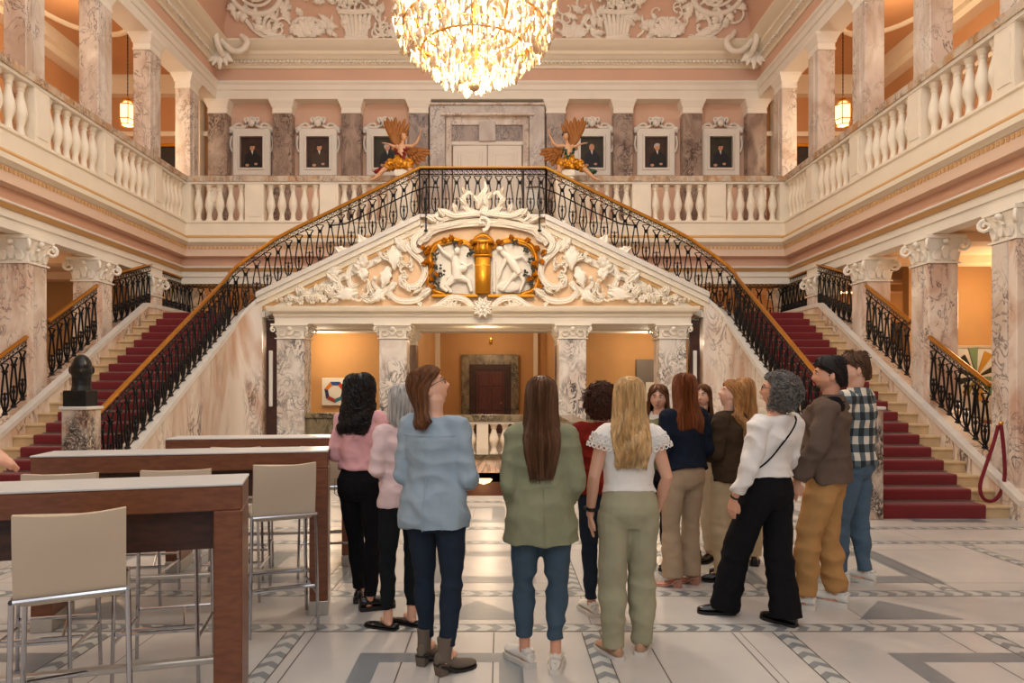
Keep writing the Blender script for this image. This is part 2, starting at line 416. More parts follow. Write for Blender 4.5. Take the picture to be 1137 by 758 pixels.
# aisle cornices
for s,nm in ((-1,'left'),(1,'right')):
    q=MB(); x=s*AX
    for y0,y1,z in ((-5,14.4,3.5),):
        q.box(min(x,x-s*.12),max(x,x-s*.12),y0,y1,z,z+.12); q.box(min(x,x-s*.22),max(x,x-s*.22),y0,y1,z+.3,z+.42); q.box(min(x,x-s*.3),max(x,x-s*.3),y0,y1,z+.42,z+.55)
    struct(q.obj('trim_aisle_'+nm,'cornice',smooth=False))
    q=MB()
    q.box(min(x,x-s*.12),max(x,x-s*.12),-5,18,8.2,8.32); q.box(min(x,x-s*.3),max(x,x-s*.3),-5,18,9.3,9.45);q.box(min(x,x-s*.45),max(x,x-s*.45),-5,18,9.45,9.75)
    q.box(min(s*7.3,x),max(s*7.3,x),17.75,18,9.25,9.75); q.box(min(s*7.3,x),max(s*7.3,x),17.88,18,8.2,8.32)
    q.tube([(s*8.6+1.0*math.cos(a),14.2+1.5*math.sin(a),9.74) for a in [i*2*PI/32 for i in range(32)]],.07,8,closed=True)
    struct(q.obj('trim_gallery_ceiling_'+nm,'cornice'))
    q=MB()
    for yy in (16.2,14.35,12.45,10.6,8.8):
        q.box(min(s*7.14,x),max(s*7.14,x),yy+.02,yy+.4,3.9,4.1)
    struct(q.obj('trim_aisle_beam_'+nm,'peach',smooth=False))
    q=MB(); q.box(min(s*7.45,s*7.5),max(s*7.45,s*7.5),17.7,18,4.98,9.2)
    struct(q.obj('trim_gallery_corner_'+nm,'cornice',smooth=False))

# ------------------------------------------------------------ columns
def lower_capital(q,x0,x1,y0,y1,z0,z1,cs=.09):
    # composite capital: bell, abacus, leaves, corner volutes
    cx,cy=(x0+x1)/2,(y0+y1)/2; hx,hy=(x1-x0)/2,(y1-y0)/2; H=z1-z0
    pr=[(1.12,0),(1.12,.06),(.98,.07),(.98,.35),(1.04,.7),(1.18,.84),(1.18,.86),(1.34,.88),(1.34,1)]
    q.loft([[(cx+sx*hx*r,cy+sy*hy*r,z0+z*H) for sx,sy in ((-1,-1),(1,-1),(1,1),(-1,1))] for r,z in pr])
    for sx in (-1,1):
        for sy in (-1,1):
            vx,vy=cx+sx*hx*1.2,cy+sy*hy*1.2
            pts=[];rr=[]
            for i in range(15):
                a=i/14*2.6*PI; r=cs*(1-.75*i/14)
                pts.append((vx+sx*(r*math.cos(a-PI/2)*.7),vy+sy*(r*math.cos(a-PI/2)*.7),z1-min(.16,H*.36)-cs*.1+r*math.sin(a+PI/2))); rr.append(cs*.34*(1-.4*i/14))
            q.tube(pts,rr,6,up=(sx,-sy,0))
    def leaf(bx,by,nx,ny,w,h,zb):
        tx,ty=-ny,nx; g=[]
        for i in range(6):
            t=i/5; out=.02+.07*t**3; ww=w*math.sin(PI*(.15+.75*t)); zz=zb+h*(t if t<.85 else .85-.3*(t-.85))
            g.append([(bx+nx*(out-.01)+tx*ww*u,by+ny*(out-.01)+ty*ww*u,zz) for u in (-1,-.4,0,.4,1)]+[(bx+nx*(out+.03)+tx*ww*u*.8,by+ny*(out+.03)+ty*ww*u*.8,zz) for u in (1,.4,0,-.4,-1)])
        q.loft(g)
    for f in ((0,-1),(0,1),(1,0),(-1,0)):
        wd=hx if f[0]==0 else hy; bx=cx+f[0]*hx*.98; by=cy+f[1]*hy*.98
        for u in (-.55,.55):
            leaf(bx-f[1]*u*wd,by+f[0]*u*wd,f[0],f[1],wd*.3,H*.42,z0+.05)
        leaf(bx,by,f[0],f[1],wd*.28,H*.55,z0+.07)
        q.ball((bx+f[0]*.07,by+f[1]*.07,z1-.1),(.05,.05,.045),8,6)
def simple_capital(q,x0,x1,y0,y1,z0,z1):
    cx,cy=(x0+x1)/2,(y0+y1)/2; hx,hy=(x1-x0)/2,(y1-y0)/2; H=z1-z0
    for_ = [(1.04,0),(1.06,.1),(1.0,.12),(1.0,.4),(1.1,.45),(1.12,.55),(1.3,.78),(1.36,.84),(1.36,1)]
    q.loft([[(cx+sx*(hx+(r-1)*.22),cy+sy*(hy+(r-1)*.22),z0+z*H) for sx,sy in ((-1,-1),(1,-1),(1,1),(-1,1))] for r,z in for_])
def column(label,x0,x1,y0,y1,z0,zc,z1,m,cap,group,base=.2,strip=None,capmat='stucco'):
    if x0>x1: x0,x1=x1,x0
    e=empty('marble_column',label,'column',((x0+x1)/2,(y0+y1)/2,z0),group=group,kind='thing')
    q=MB(); q.bbox(x0,x1,y0,y1,z0+base,zc,.012)
    W(q,'shaft',m,e,angle=20)
    if strip:
        q=MB(); s=strip; xx=x0 if s>0 else x1   # raised edge strip on the face towards the hall
        q.bbox(xx-.03,xx+.03,y0+.14,y1-.05,z0+base,zc-.02,.006); W(q,'edge_strip','marble_light',e)
    q=MB(); q.sqlathe([(1,0),(1,.5*base),(.93,.6*base),(.9,.85*base),(.88,base)],((x0+x1)/2,(y0+y1)/2,z0),(x1-x0)/2*1.14,(y1-y0)/2*1.14); W(q,'base','marble_light',e,smooth=False)
    q=MB(); (lower_capital(q,x0,x1,y0,y1,zc,z1,.09 if z1-zc>.35 else .055) if cap=='c' else simple_capital(q,x0,x1,y0,y1,zc,z1)); W(q,'capital',capmat,e,angle=50)
    return e
ords={8.8:'nearest to the hall floor',10.6:'beside the lower half of the stair',12.45:'beside the middle of the stair',14.35:'at the head of the stair',16.2:'behind the landing'}
for s,side in ((-1,'west'),(1,'east')):
    other={-1:'bust',1:'red rope'}[s]
    for y,w in ords.items():
        if y==8.8 and s<0: continue
        column(f'pinkish marble column {w}, {other} side',s*XC,s*(XC+.46),y,y+.46,0,3.56,3.995,'marble_pink','c','marble columns along the stair aisles',strip=s)
    for y in (8.7,10.6,12.5,14.35,16.2):
        wh={8.7:'frontmost in view',10.6:'second in view from the front',12.5:'above the middle of the long balustrade',14.35:'just before the gallery corner',16.2:'standing behind the gallery corner'}[y]
        column(f'grey marble gallery column {wh}, {other} side',s*(XC+.02),s*(XC+.38),y,y+.44,ZG,8.72,9.08,'marble_light','s','marble columns on the side galleries',strip=s)
pn={0:'beside the left angel\'s portrait',}
pl=['round the far corner, bust side','between the neckcloth and seated sitter portraits','between the seated sitter and blue chair portraits','between the marble doorcase and angel in red','between the marble doorcase and angel in green','between the grey-suit and bald sitter portraits','between the bald sitter and young sitter portraits','round the far corner, red rope side']
for i,px in enumerate((-7.0,-5.32,-3.53,-1.78,1.78,3.53,5.32,7.0)):
    column('marble pilaster on the upper back wall '+pl[i],px-.25,px+.25,17.7,17.99,ZG,8.72,9.08,'marble_dark' ,'s','marble pilasters on the upper back wall')
# ------------------------------------------------------------ stone balustrades
bq=MB()
bz=[(.088,0),(.088,.045),(.066,.06),(.06,.09),(.052,.15),(.05,.19),(.07,.26),(.092,.33),(.098,.38),(.094,.44),(.078,.52),(.058,.6),(.048,.67),(.046,.7),(.06,.72),(.06,.745),(.05,.755),(.078,.8),(.082,.84)]
bq.lathe(bz,n=14)
BAL=bq.obj('baluster','baluster_stone'); BALME=BAL.data; bpy.data.objects.remove(BAL)
def baluster(parent,x,y,z,me=None,sc=None):
    o=bpy.data.objects.new('baluster',me or BALME); C.objects.link(o); o.parent=parent
    w=wpos(parent); o.location=V((x,y,z))-w
    if sc: o.scale=sc
    return o
def stone_balustrade(label,a,b,peds,nb,z0=5.40,zt=6.24,pw=.36,w=.15,railm='marble_rail',sc=None,name='stone_balustrade',group=None):
    a=Vector(a);b=Vector(b);d=(b-a);L=d.length;d/=L;n=Vector((-d.y,d.x))
    e=empty(name,label,'balustrade',(a.x,a.y,z0),kind='thing',group=group)
    def ob(q,s0,s1,w_,za,zb):
        c=a+d*((s0+s1)/2); q.obox((c.x,c.y,(za+zb)/2),(d.x*(s1-s0)/2,d.y*(s1-s0)/2,0),(n.x*w_,n.y*w_,0),(0,0,(zb-za)/2))
    q=MB(); ob(q,0,L,w*.93,zt,zt+.05); W(q,'rail_bed','plaster',e,smooth=False)
    q=MB(); ob(q,-.0,L,w*1.15,zt+.05,zt+.17); W(q,'rail',railm,e,smooth=False)
    for p in peds:
        q=MB(); ob(q,max(0,p-pw/2),min(L,p+pw/2),w*.85,z0,zt)
        if p-pw/2>=0: ob(q,p-pw/2+.06,p+pw/2-.06,w*.85+.012,z0+.1,zt-.1)
        W(q,'pedestal','baluster_stone',e,smooth=False)
    for i in range(len(peds)-1):
        s0=peds[i]+pw/2; s1=peds[i+1]-pw/2
        if s1-s0<.3: continue
        for k in range(nb):
            s=s0+(s1-s0)*(k+.5)/nb; c=a+d*s; baluster(e,c.x,c.y,z0,sc=sc)
    return e
yp=[8.75,10.65,12.45,14.25]
for s,nm in ((-1,'pink-shadowed gallery balustrade with marble rail running over the bust-side stair'),(1,'gallery balustrade with marble rail running over the red-rope-side stair')):
    stone_balustrade(nm,(s*(XF+.13),6.8),(s*(XF+.13),YB+.05),[6.85-6.8]+[y-6.8 for y in yp]+[YB-6.8+.2],6)
for s,nm in ((-1,'cream stone balustrade on the back gallery beside the angel in red'),(1,'cream stone balustrade on the back gallery beside the angel in green')):
    a=(s*(XF+.0),YB+.13); b=(s*1.95,YB+.13)
    stone_balustrade(nm,a,b,[-.1,1.55,3.25,4.8],5,pw=.42)
for s,nm in ((-1,'left'),(1,'right')):
    pass
# ------------------------------------------------------------ side flights
def nose(y): return R0*(1+(y-Y0)/T0)
XI,XO=4.98,6.72
for s,side in ((-1,'bust'),(1,'red rope')):
    e=empty('stone_staircase',f'long straight cream stone flight climbing behind the {side} to the landing','staircase',(s*5.8,Y0,0),kind='thing')
    for k in range(20):
        q=MB(); y=Y0+k*T0; z=R0*(k+1); yb=y+T0+.03 if k<19 else 15.6
        x0,x1=sorted((s*XI,s*XO))
        q.box(x0,x1,y,yb,max(0,z-R0*2.2),z-.035)
        q.bbox(x0,x1,y-.025,yb,z-.035,z,.008)
        W(q,'step','stone_step',e,smooth=False)
    # outer stringer with pale cap
    q=MB(); xa,xb=sorted((s*(XO+.12),s*(XC+.5)))
    q.poly([(xa,y,z) for y,z in [(Y0-.25,0),(15.6,0),(15.6,ZL+.04),(YL,ZL+.04),(Y0-.25,nose(Y0-.25)+.04)]],xb-xa,(1,0,0)); W(q,'guard_base','marble_stair',e,smooth=False)
    q=MB(); xa,xb=sorted((s*XO,s*(XO+.12)))
    pts=[(Y0-.25,0),(15.6,0),(15.6,ZL+.16),(YL,ZL+.16),(Y0-.1,nose(Y0-.1)+.16),(Y0-.25,nose(Y0-.25)+.12)]
    q.poly([(xa,y,z) for y,z in pts],xb-xa,(1,0,0)); W(q,'stringer','marble_stair',e,smooth=False)
    q=MB(); xk,xl=sorted((s*(XO-.02),s*(XO+.1)))
    q.add([(x,y,z+dz) for dz in (.13,.21) for x in (xk,xl) for y,z in ((Y0-.2,nose(Y0-.2)),(YL,ZL),(15.6,ZL))],[(0,1,4,3),(1,2,5,4),(6,9,10,7),(7,10,11,8),(0,6,7,1),(1,7,8,2),(3,4,10,9),(4,5,11,10),(0,3,9,6),(2,8,11,5)])
    W(q,'stringer_cap','kerb_marble',e,smooth=False)
    # carpet
    c=empty('stair_carpet',f'deep red stair carpet held by thin rods on the flight behind the {side}','carpet',(s*5.75,Y0,0),kind='thing')
    q=MB(); x0,x1=sorted((s*5.10,s*6.40)); th=.018
    pr=[]
    for k in range(20):
        y=Y0+k*T0; z=R0*(k+1)
        pr+= [(y-.035,(z-R0) if k==0 else z-R0+th),(y-.042,z-.01),(y-.035,z+th*.6),(y-.02,z+th)]
    pr.append((15.6,ZL+th)); n=len(pr)
    vs=[(x,y,z) for x in (x0,x1) for y,z in pr]+[(x,y+.02,z-.02) for x in (x0,x1) for y,z in pr]
    fs=[]
    for i in range(n-1):
        fs+=[(i,i+1,n+i+1,n+i),(2*n+i,3*n+i,3*n+i+1,2*n+i+1),(i,2*n+i,2*n+i+1,i+1),(n+i,n+i+1,3*n+i+1,3*n+i)]
    q.add(vs,fs); W(q,'runner','carpet',c,angle=50)
    for k in range(1,20):
        q=MB(); y=Y0+k*T0-.05; z=R0*k+.028
        q.tube([(x0-.04,y,z),(x1+.04,y,z)],.009,6); W(q,'carpet_rod','rod',c)
    # landing slab and inner wall curving into the portico front
    boxes('floor_landing_'+('left' if s<0 else 'right'),'stone_step',[(min(s*4.85,s*AX),max(s*4.85,s*AX),15.6,18,2.95,ZL),(min(s*4.85,s*XI),max(s*4.85,s*XI),YL,15.6,2.95,ZL)])
    path=[]
    for y in [8.75,9.5,10.3,11.1,11.9,12.6,12.95]: path.append((4.83,y,nose(y)+.06))
    r=.5
    for i in range(1,7):
        a=i/6*PI/2; t=i/6
        path.append((4.83-r*(1-math.cos(a)),12.95+r*math.sin(a),nose(12.95)+.06+(3.42-nose(12.95)-.06)*(t*1.15-.15*t*t if t<1 else 1)))
    q=MB(); n=len(path); vs=[]
    for i,(x,y,z) in enumerate(path):
        p0=path[max(0,i-1)];p1=path[min(n-1,i+1)]; d=Vector((p1[0]-p0[0],p1[1]-p0[1])).normalized(); nn=Vector((d.y,-d.x))*.09
        a_=(x-nn.x,y-nn.y); b_=(x+nn.x,y+nn.y)
        vs+=[(s*a_[0],a_[1],0),(s*a_[0],a_[1],z-.05),(s*b_[0],b_[1],z-.05),(s*b_[0],b_[1],0)]
    fs=[(4*i+j,4*i+(j+1)%4,4*i+4+(j+1)%4,4*i+4+j) for i in range(n-1) for j in range(4)]+[(0,1,2,3),(4*n-4,4*n-1,4*n-2,4*n-3)]
    q.add(vs,fs); W(q,'inner_wall','marble_stair',e,angle=50)
    q=MB(); vs=[]
    for i,(x,y,z) in enumerate(path):
        p0=path[max(0,i-1)];p1=path[min(n-1,i+1)]; d=Vector((p1[0]-p0[0],p1[1]-p0[1])).normalized(); nn=Vector((d.y,-d.x))*.12
        vs+=[(s*(x-nn.x),y-nn.y,z-.06),(s*(x-nn.x),y-nn.y,z+.03),(s*(x+nn.x),y+nn.y,z+.03),(s*(x+nn.x),y+nn.y,z-.06)]
    q.add(vs,fs); W(q,'wall_cap','kerb_marble',e,angle=50)
    if s<0: INP=[(p[0],p[1],p[2]+.03) for p in path]
    # newel
    nw=empty('newel_pedestal',('square dark-veined marble newel post carrying the bust' if s<0 else 'square marble newel post at the foot of the red-rope-side stair'),'pedestal',(s*4.93,8.6,0),kind='thing')
    q=MB(); q.bbox(-.155,.155,-.155,.155,0,1.36,.006); q.obj('shaft','marble_newel',nw,smooth=False)
    q=MB(); q.bbox(-.18,.18,-.18,.18,1.36,1.4,.008); q.obj('top_slab','kerb_marble',nw,smooth=False)
# bust
b=empty('bronze_bust','dark bronze head of a bald figure on its block atop the marble newel','bust',(-4.93,8.6,1.4))
q=MB(); q.bbox(-.16,.13,-.13,.13,0,.2,.008); q.obj('block','bronze_dark',b,smooth=False)
q=MB(); q.box(-.08,.05,-.137,-.128,.1,.14); q.obj('nameplate','bronze_dark',b,smooth=False)
# ------------------------------------------------------------ portico and pediment
po=empty('portico','cream stucco portico with sloping pediment full of rococo reliefs between the two stairs','portico',(0,13.5,0),kind='thing')
YP=13.5
q=MB(); q.box(-4.3,4.3,13.62,15.4,2.93,2.99); q.box(-4.07,4.07,13.34,13.9,2.87,3.005); 
W(q,'architrave','plaster',po,smooth=False)
q=MB(); q.sweep([(-4.07,13.9),(-4.07,13.32),(4.07,13.32),(4.07,13.9)][::-1],[(-.2,3.0),(.0,3.0),(.02,3.03),(.02,3.07),(.1,3.1),(.13,3.16),(.13,3.2),(-.2,3.2)])
W(q,'lower_cornice','cornice',po,angle=30)
# tympanum wall
SL=(5.0-3.49)/3.17
def ztop(x): return 5.0 if abs(x)<1.2 else 5.0-(abs(x)-1.2)*SL
q=MB(); q.poly([(-4.35,13.5,3.05),(4.35,13.5,3.05),(4.35,13.5,ztop(4.35)-.04),(1.2,13.5,4.96),(-1.2,13.5,4.96),(-4.35,13.5,ztop(4.35)-.04)],.25)
W(q,'tympanum','peach',po,smooth=False)
for s in (-1,1):
    # raking cornice: stepped mouldings
    for k,(z0,z1,dy,m) in enumerate(((-.10,.0,.28,'kerb_marble'),(-.2,-.10,.22,'plaster'),(-.3,-.2,.15,'cornice'),(-.37,-.3,.1,'gilt_line'),(-.52,-.37,.06,'plaster'))):
        q=MB(); q.poly([(s*x,13.5-dy,ztop(x)+z) for x,z in ((1.22,z0),(4.40,z0),(4.40,z1),(1.22,z1))],dy+.1); W(q,'raking_cornice',m,po,smooth=False)
    q=MB(); x0,x1=sorted((s*4.32,s*4.78)); q.box(x0,x1,13.4,13.62,0,3.0); W(q,'side_pier','marble_stair',po,smooth=False)
    x0,x1=sorted((s*4.27,s*4.8)); q=MB(); q.box(x0,x1,13.36,13.7,3.0,3.1); W(q,'pier_cap','plaster',po,smooth=False)
q=MB(); q.box(-1.25,1.25,13.36,13.8,4.96,5.02); W(q,'landing_edge','kerb_marble',po,smooth=False)
# four piers of the portico and two behind
for x,w in ((-3.78,'between bust-side stair and black-haired woman'),(-1.77,'behind the woman in the blue blouse'),(1.76,'behind the woman with curly auburn hair'),(3.73,'behind the woman in the navy blazer')):
    column('pale marble portico pier with dark veins '+w,x-.27,x+.27,13.4,13.9,0,2.58,2.87,'marble_vein','c','marble piers under the pediment',base=.15)
for x,w in ((-1.95,'bust side'),(1.95,'red rope side')):
    column('marble pillar in the lobby mouth behind the portico, '+w,x-.28,x+.28,16.2,16.7,0,2.62,2.95,'marble_dark','s','lobby pillars')
boxes('trim_lobby_lintel','plaster',[(-4.9,4.9,16.15,16.8,2.95,3.12)])
boxes('ceiling_portico','plaster',[(-4.9,4.9,15.3,18,3.1,3.2)])
boxes('floor_landing_centre','stone_step',[(-1.3,1.3,13.75,YB,4.7,ZG)])
# upper flights, mirrored, behind the pediment
for s,side in ((-1,'bust'),(1,'red rope')):
    e=empty('upper_staircase',f'short upper flight hidden behind the pediment, rising from the {side} landing','staircase',(s*4.8,14.5,ZL),kind='thing')
    for k in range(12):
        q=MB(); x0,x1=sorted((s*(4.85-k*.325),s*1.25)); q.box(x0,x1,13.76,15.4,ZL+.1555*k,ZL+.1555*(k+1)); W(q,'step','stone_step',e,smooth=False)
        if k==0: first=q
    c=empty('stair_carpet',f'deep red carpet on the upper flight above the {side} landing','carpet',(s*4.8,14.5,ZL+.1),kind='thing')
    q=MB()
    for k in range(12):
        x0,x1=sorted((s*(4.87-k*.325),s*(4.87-(k+1)*.325))); q.box(x0,x1,13.98,15.2,ZL+.1555*k,ZL+.1555*(k+1)+.02)
    W(q,'runner','carpet',c,smooth=False)
# ------------------------------------------------------------ rococo relief (real carved tubes and leaves, attached to the tympanum)
def rails(q,out,rr):
    q.tube(out,[r*.72 for r in rr],7)
    for sg in (-1,1):
        pp=[]
        for i,p in enumerate(out):
            t=(out[min(i+1,len(out)-1)]-out[max(i-1,0)]).normalized(); nn=V((-t.z,0,t.x)); pp.append(p+nn*rr[i]*.8*sg-V((0,rr[i]*.35,0)))
        q.tube(pp,[max(.006,r*.27) for r in rr],5)
def scroll(q,cx,cz,r,a0,turns,w,y=13.44,sgn=1,tail=None,flip=1,n=22):
    # spiral that starts wide at angle a0 and curls in
    pts=[];rr=[]
    if tail:
        for i,t in enumerate(tail): pts.append((t[0],y,t[1])); rr.append((w*.9*(.25+.75*(i+1)/(len(tail)+1)),w*(.25+.75*(i+1)/(len(tail)+1))))
    for i in range(n):
        t=i/(n-1); a=a0+sgn*turns*2*PI*t; R=r*(1-.8*t**.8)
        pts.append((cx+R*math.cos(a),y-.05*t,cz+R*math.sin(a))); rr.append((w*(1-.55*t),w*(1-.55*t)))
    rails(q,[V(p) for p in pts],[r_[0] for r_ in rr])
    e=pts[-1]; q.ball((e[0],e[1]-.02,e[2]),w*.9,8,6)
def mirror(q):
    n=len(q.v); vs=[(-p[0],p[1],p[2]) for p in q.v]; fs=[tuple(i for i in f[::-1]) for f in q.f]
    q.add(vs,fs)
def leafp(q,x,z,ang,L,w,y=13.42,curl=.08,n=12,out=(0,-1)):
    # acanthus lobe rising from the surface
    rows=[]
    for i in range(n):
        t=i/(n-1); ww=w*1.1*math.sin(PI*min(1,.12+.85*t))*(.62+.55*abs(math.sin(t*PI*3.6+.5))); px=x+math.cos(ang)*L*t; pz=z+math.sin(ang)*L*t; o=curl*math.sin(t*PI*.8)
        tx,tz=-math.sin(ang),math.cos(ang)
        rows.append([(px+tx*ww*u,y-o-.034*(1-abs(abs(u)-.45)*1.8) ,pz+tz*ww*u) for u in (-1,-.5,0,.5,1)]+[(px+tx*ww*.9*u,y+.04,pz+tz*ww*.9*u) for u in (1,0,-1)])
    q.loft(rows)
def flower(q,x,z,r,y=13.42):
    for k in range(6):
        a=k*PI/3; q.ball((x+math.cos(a)*r*.62,y-.02,z+math.sin(a)*r*.62),(r*.42,r*.3,r*.42),7,5)
    q.ball((x,y-r*.35,z),r*.3,7,5)
def band_curve(q,pts,w,y=13.42,n=6):
    # smooth catmull curve through (x,z) points; w = width per point
    P=[V((p[0],y,p[1])) for p in pts]; out=[];rr=[]
    for i in range(len(P)-1):
        p0=P[max(0,i-1)];p1=P[i];p2=P[i+1];p3=P[min(len(P)-1,i+2)]
        for k in range(n):
            t=k/n; out.append(.5*((2*p1)+(-p0+p2)*t+(2*p0-5*p1+4*p2-p3)*t*t+(-p0+3*p1-3*p2+p3)*t**3)); rr.append(w[i]*(1-t)+w[i+1]*t)
    out.append(P[-1]); rr.append(w[-1]); rails(q,out,rr)
def rocaille_half(s):
    S=lambda l:[(s*a,b) for a,b in l]
    def part(name,fn,m='stucco'):
        q=MB(); fn(q)
        if s<0: q.v=[(-p[0],p[1],p[2]) for p in q.v]; q.f=[f[::-1] for f in q.f]
        W(q,name,m,po,angle=60)
    # big oval cartouche of C scrolls around x=2.2
    def f(q):
        scroll(q,2.35,3.98,.40,1.9,.55,.055,sgn=-1); scroll(q,2.35,3.95,.46,-1.2,.42,.06,sgn=1)
        scroll(q,2.05,3.75,.33,3.3,.5,.055,sgn=1); scroll(q,2.12,4.14,.26,.6,.6,.05,sgn=1); scroll(q,2.7,3.74,.2,4.6,.7,.045,sgn=1)
    part('cartouche_scroll',f)
    def f(q):
        band_curve(q,[(1.6,4.9),(1.5,4.66),(1.22,4.52),(1.05,4.62),(1.08,4.8),(1.25,4.82)],[.03,.05,.065,.055,.04,.02])
        band_curve(q,[(1.55,4.7),(1.45,4.35),(1.2,4.1),(1.14,3.85),(1.3,3.62),(1.55,3.62),(1.62,3.78),(1.5,3.86)],[.03,.05,.06,.06,.06,.05,.035,.03])
        band_curve(q,[(1.0,3.75),(1.1,3.5),(1.35,3.33),(1.7,3.35),(1.85,3.55),(1.72,3.68)],[.03,.05,.06,.05,.04,.03])
    part('side_scroll',f)
    def f(q):
        for x,z,a,L,w in ((1.75,4.42,-1.6,.5,.11),(1.85,4.0,-1.3,.45,.1),(2.3,4.3,1.2,.35,.1),(2.6,4.2,.5,.35,.09),(2.75,3.95,-.2,.35,.09),(1.5,4.3,.9,.4,.09),(2.0,4.4,2.2,.35,.09),(2.85,3.7,.7,.3,.08),(1.9,3.55,-.7,.4,.09),(2.45,3.5,-.2,.5,.1),(1.35,4.6,.7,.4,.08),(2.35,3.98,1.57,.26,.1),(2.35,3.98,-1.57,.26,.1),(2.35,3.98,.3,.2,.08),(1.25,3.4,2.6,.3,.07)):
            leafp(q,x,z,a,L,w)
    part('carved_foliage',f)
    def f(q):
        rr=random.Random(3)
        for k in range(15):
            t=k/14; x=2.75+1.05*t; z=3.5-.18*t+.1*math.sin(k*2.1)*(1-.5*t); flower(q,x,z,.1-.045*t)
        for k in range(14):
            x=2.7+1.1*rr.random(); leafp(q,x,3.38+.1*rr.random(),rr.uniform(-.3,2.6),.2,.045)
    part('flower_garland',f)
    def f(q):
        for k in range(5): # ribbed shell
            pass
        for k in range(7):
            a=PI*(.08+.84*k/6); leafp(q,1.78,4.12,a,.24,.045,curl=.05)
        scroll(q,1.55,3.92,.15,PI,.8,.03,sgn=-1)
        scroll(q,3.0,3.62,.2,0,.75,.04,sgn=1); scroll(q,2.55,3.38,.12,0,.8,.035); scroll(q,1.95,3.38,.13,PI,.8,.035,sgn=-1)
    part('shell',f)
    def f(q):
        rr=random.Random(8)
        for k in range(26):
            x=rr.uniform(1.15,3.3); z=rr.uniform(3.3,min(4.75,ztop(x)-.62)) if ztop(x)-.62>3.3 else 3.3
            a=rr.uniform(-PI,PI); leafp(q,x,z,a,rr.uniform(.12,.24),rr.uniform(.03,.055),y=13.45,curl=.05)
            if k%2: scroll(q,x+.06,z,rr.uniform(.06,.11),a,.8,.02,y=13.42,sgn=1 if k%4==1 else -1)
        for k in range(9): leafp(q,3.25+.1*k,3.3,PI*.5+.25*math.sin(k),.17-.012*k,.035,y=13.42)
    part('carved_foliage',f)
rocaille_half(1); rocaille_half(-1)
# low central scrolls on the cornice and upper frame arch
def part(name,fn,m='stucco',par=po,angle=60):
    q=MB(); fn(q); W(q,name,m,par,angle=angle)
def f(q):
    for s in (-1,1):
        band_curve(q,[(s*.15,3.15),(s*.35,3.33),(s*.62,3.36),(s*.9,3.2),(s*1.25,3.1),(s*1.7,3.16)],[.05,.055,.06,.055,.045,.03],y=13.30)
        for k in range(7): leafp(q,s*.6,3.1,PI*(.1+.8*k/6),.24,.04,y=13.33)
    for k in range(10):
        a=k*2*PI/10; leafp(q,0,3.17,a,.22,.055,y=13.28)
    flower(q,0,3.17,.12,y=13.22)
part('centre_rosette',f)
def f(q):
    band_curve(q,[(-1.25,4.42),(-1.12,4.6),(-.75,4.78),(0,4.86),(.75,4.78),(1.12,4.6),(1.25,4.42)],[.04,.06,.07,.075,.07,.06,.04],y=13.40)
    band_curve(q,[(-1.2,4.5),(-.8,4.9),(-.3,4.98),(0,5.02),(.3,4.98),(.8,4.9),(1.2,4.5)],[.03,.05,.05,.06,.05,.05,.03],y=13.36)
part('crown_arch',f)
def f(q): # crest standing above the landing edge
    y=13.3
    scroll(q,0,4.84,.16,-PI/2,1,.035,y=y)
    for s in (-1,1):
        band_curve(q,[(s*.05,5.0),(s*.28,5.08),(s*.38,5.25),(s*.3,5.42),(s*.2,5.38)],[.05,.05,.045,.035,.02],y=y)
        band_curve(q,[(s*.12,5.02),(s*.55,4.98),(s*.78,5.06),(s*.9,4.96),(s*.8,4.88)],[.05,.055,.045,.035,.02],y=y)
        band_curve(q,[(s*.3,4.9),(s*.7,4.8),(s*1.1,4.72),(s*1.35,4.5),(s*1.3,4.3),(s*1.18,4.32)],[.04,.05,.06,.06,.045,.03],y=13.36)
        for x,z,a,L,w in ((.1,5.1,1.9,.3,.06),(.3,5.15,.8,.22,.05),(.5,5.0,1.2,.22,.05),(.75,4.95,.9,.2,.05),(.9,4.85,.4,.22,.05),(.35,5.38,1.2,.15,.035)):
            leafp(q,s*x,z,a if s>0 else PI-a,L,w,y=y)
    band_curve(q,[(-.02,5.0),(.05,5.15),(-.04,5.3),(.02,5.42),(.06,5.52),(.03,5.64)],[.07,.07,.06,.05,.035,.008],y=y)
    leafp(q,-.05,5.2,2.3,.22,.05,y=y); leafp(q,.05,5.25,.9,.22,.05,y=y)
part('crest',f)
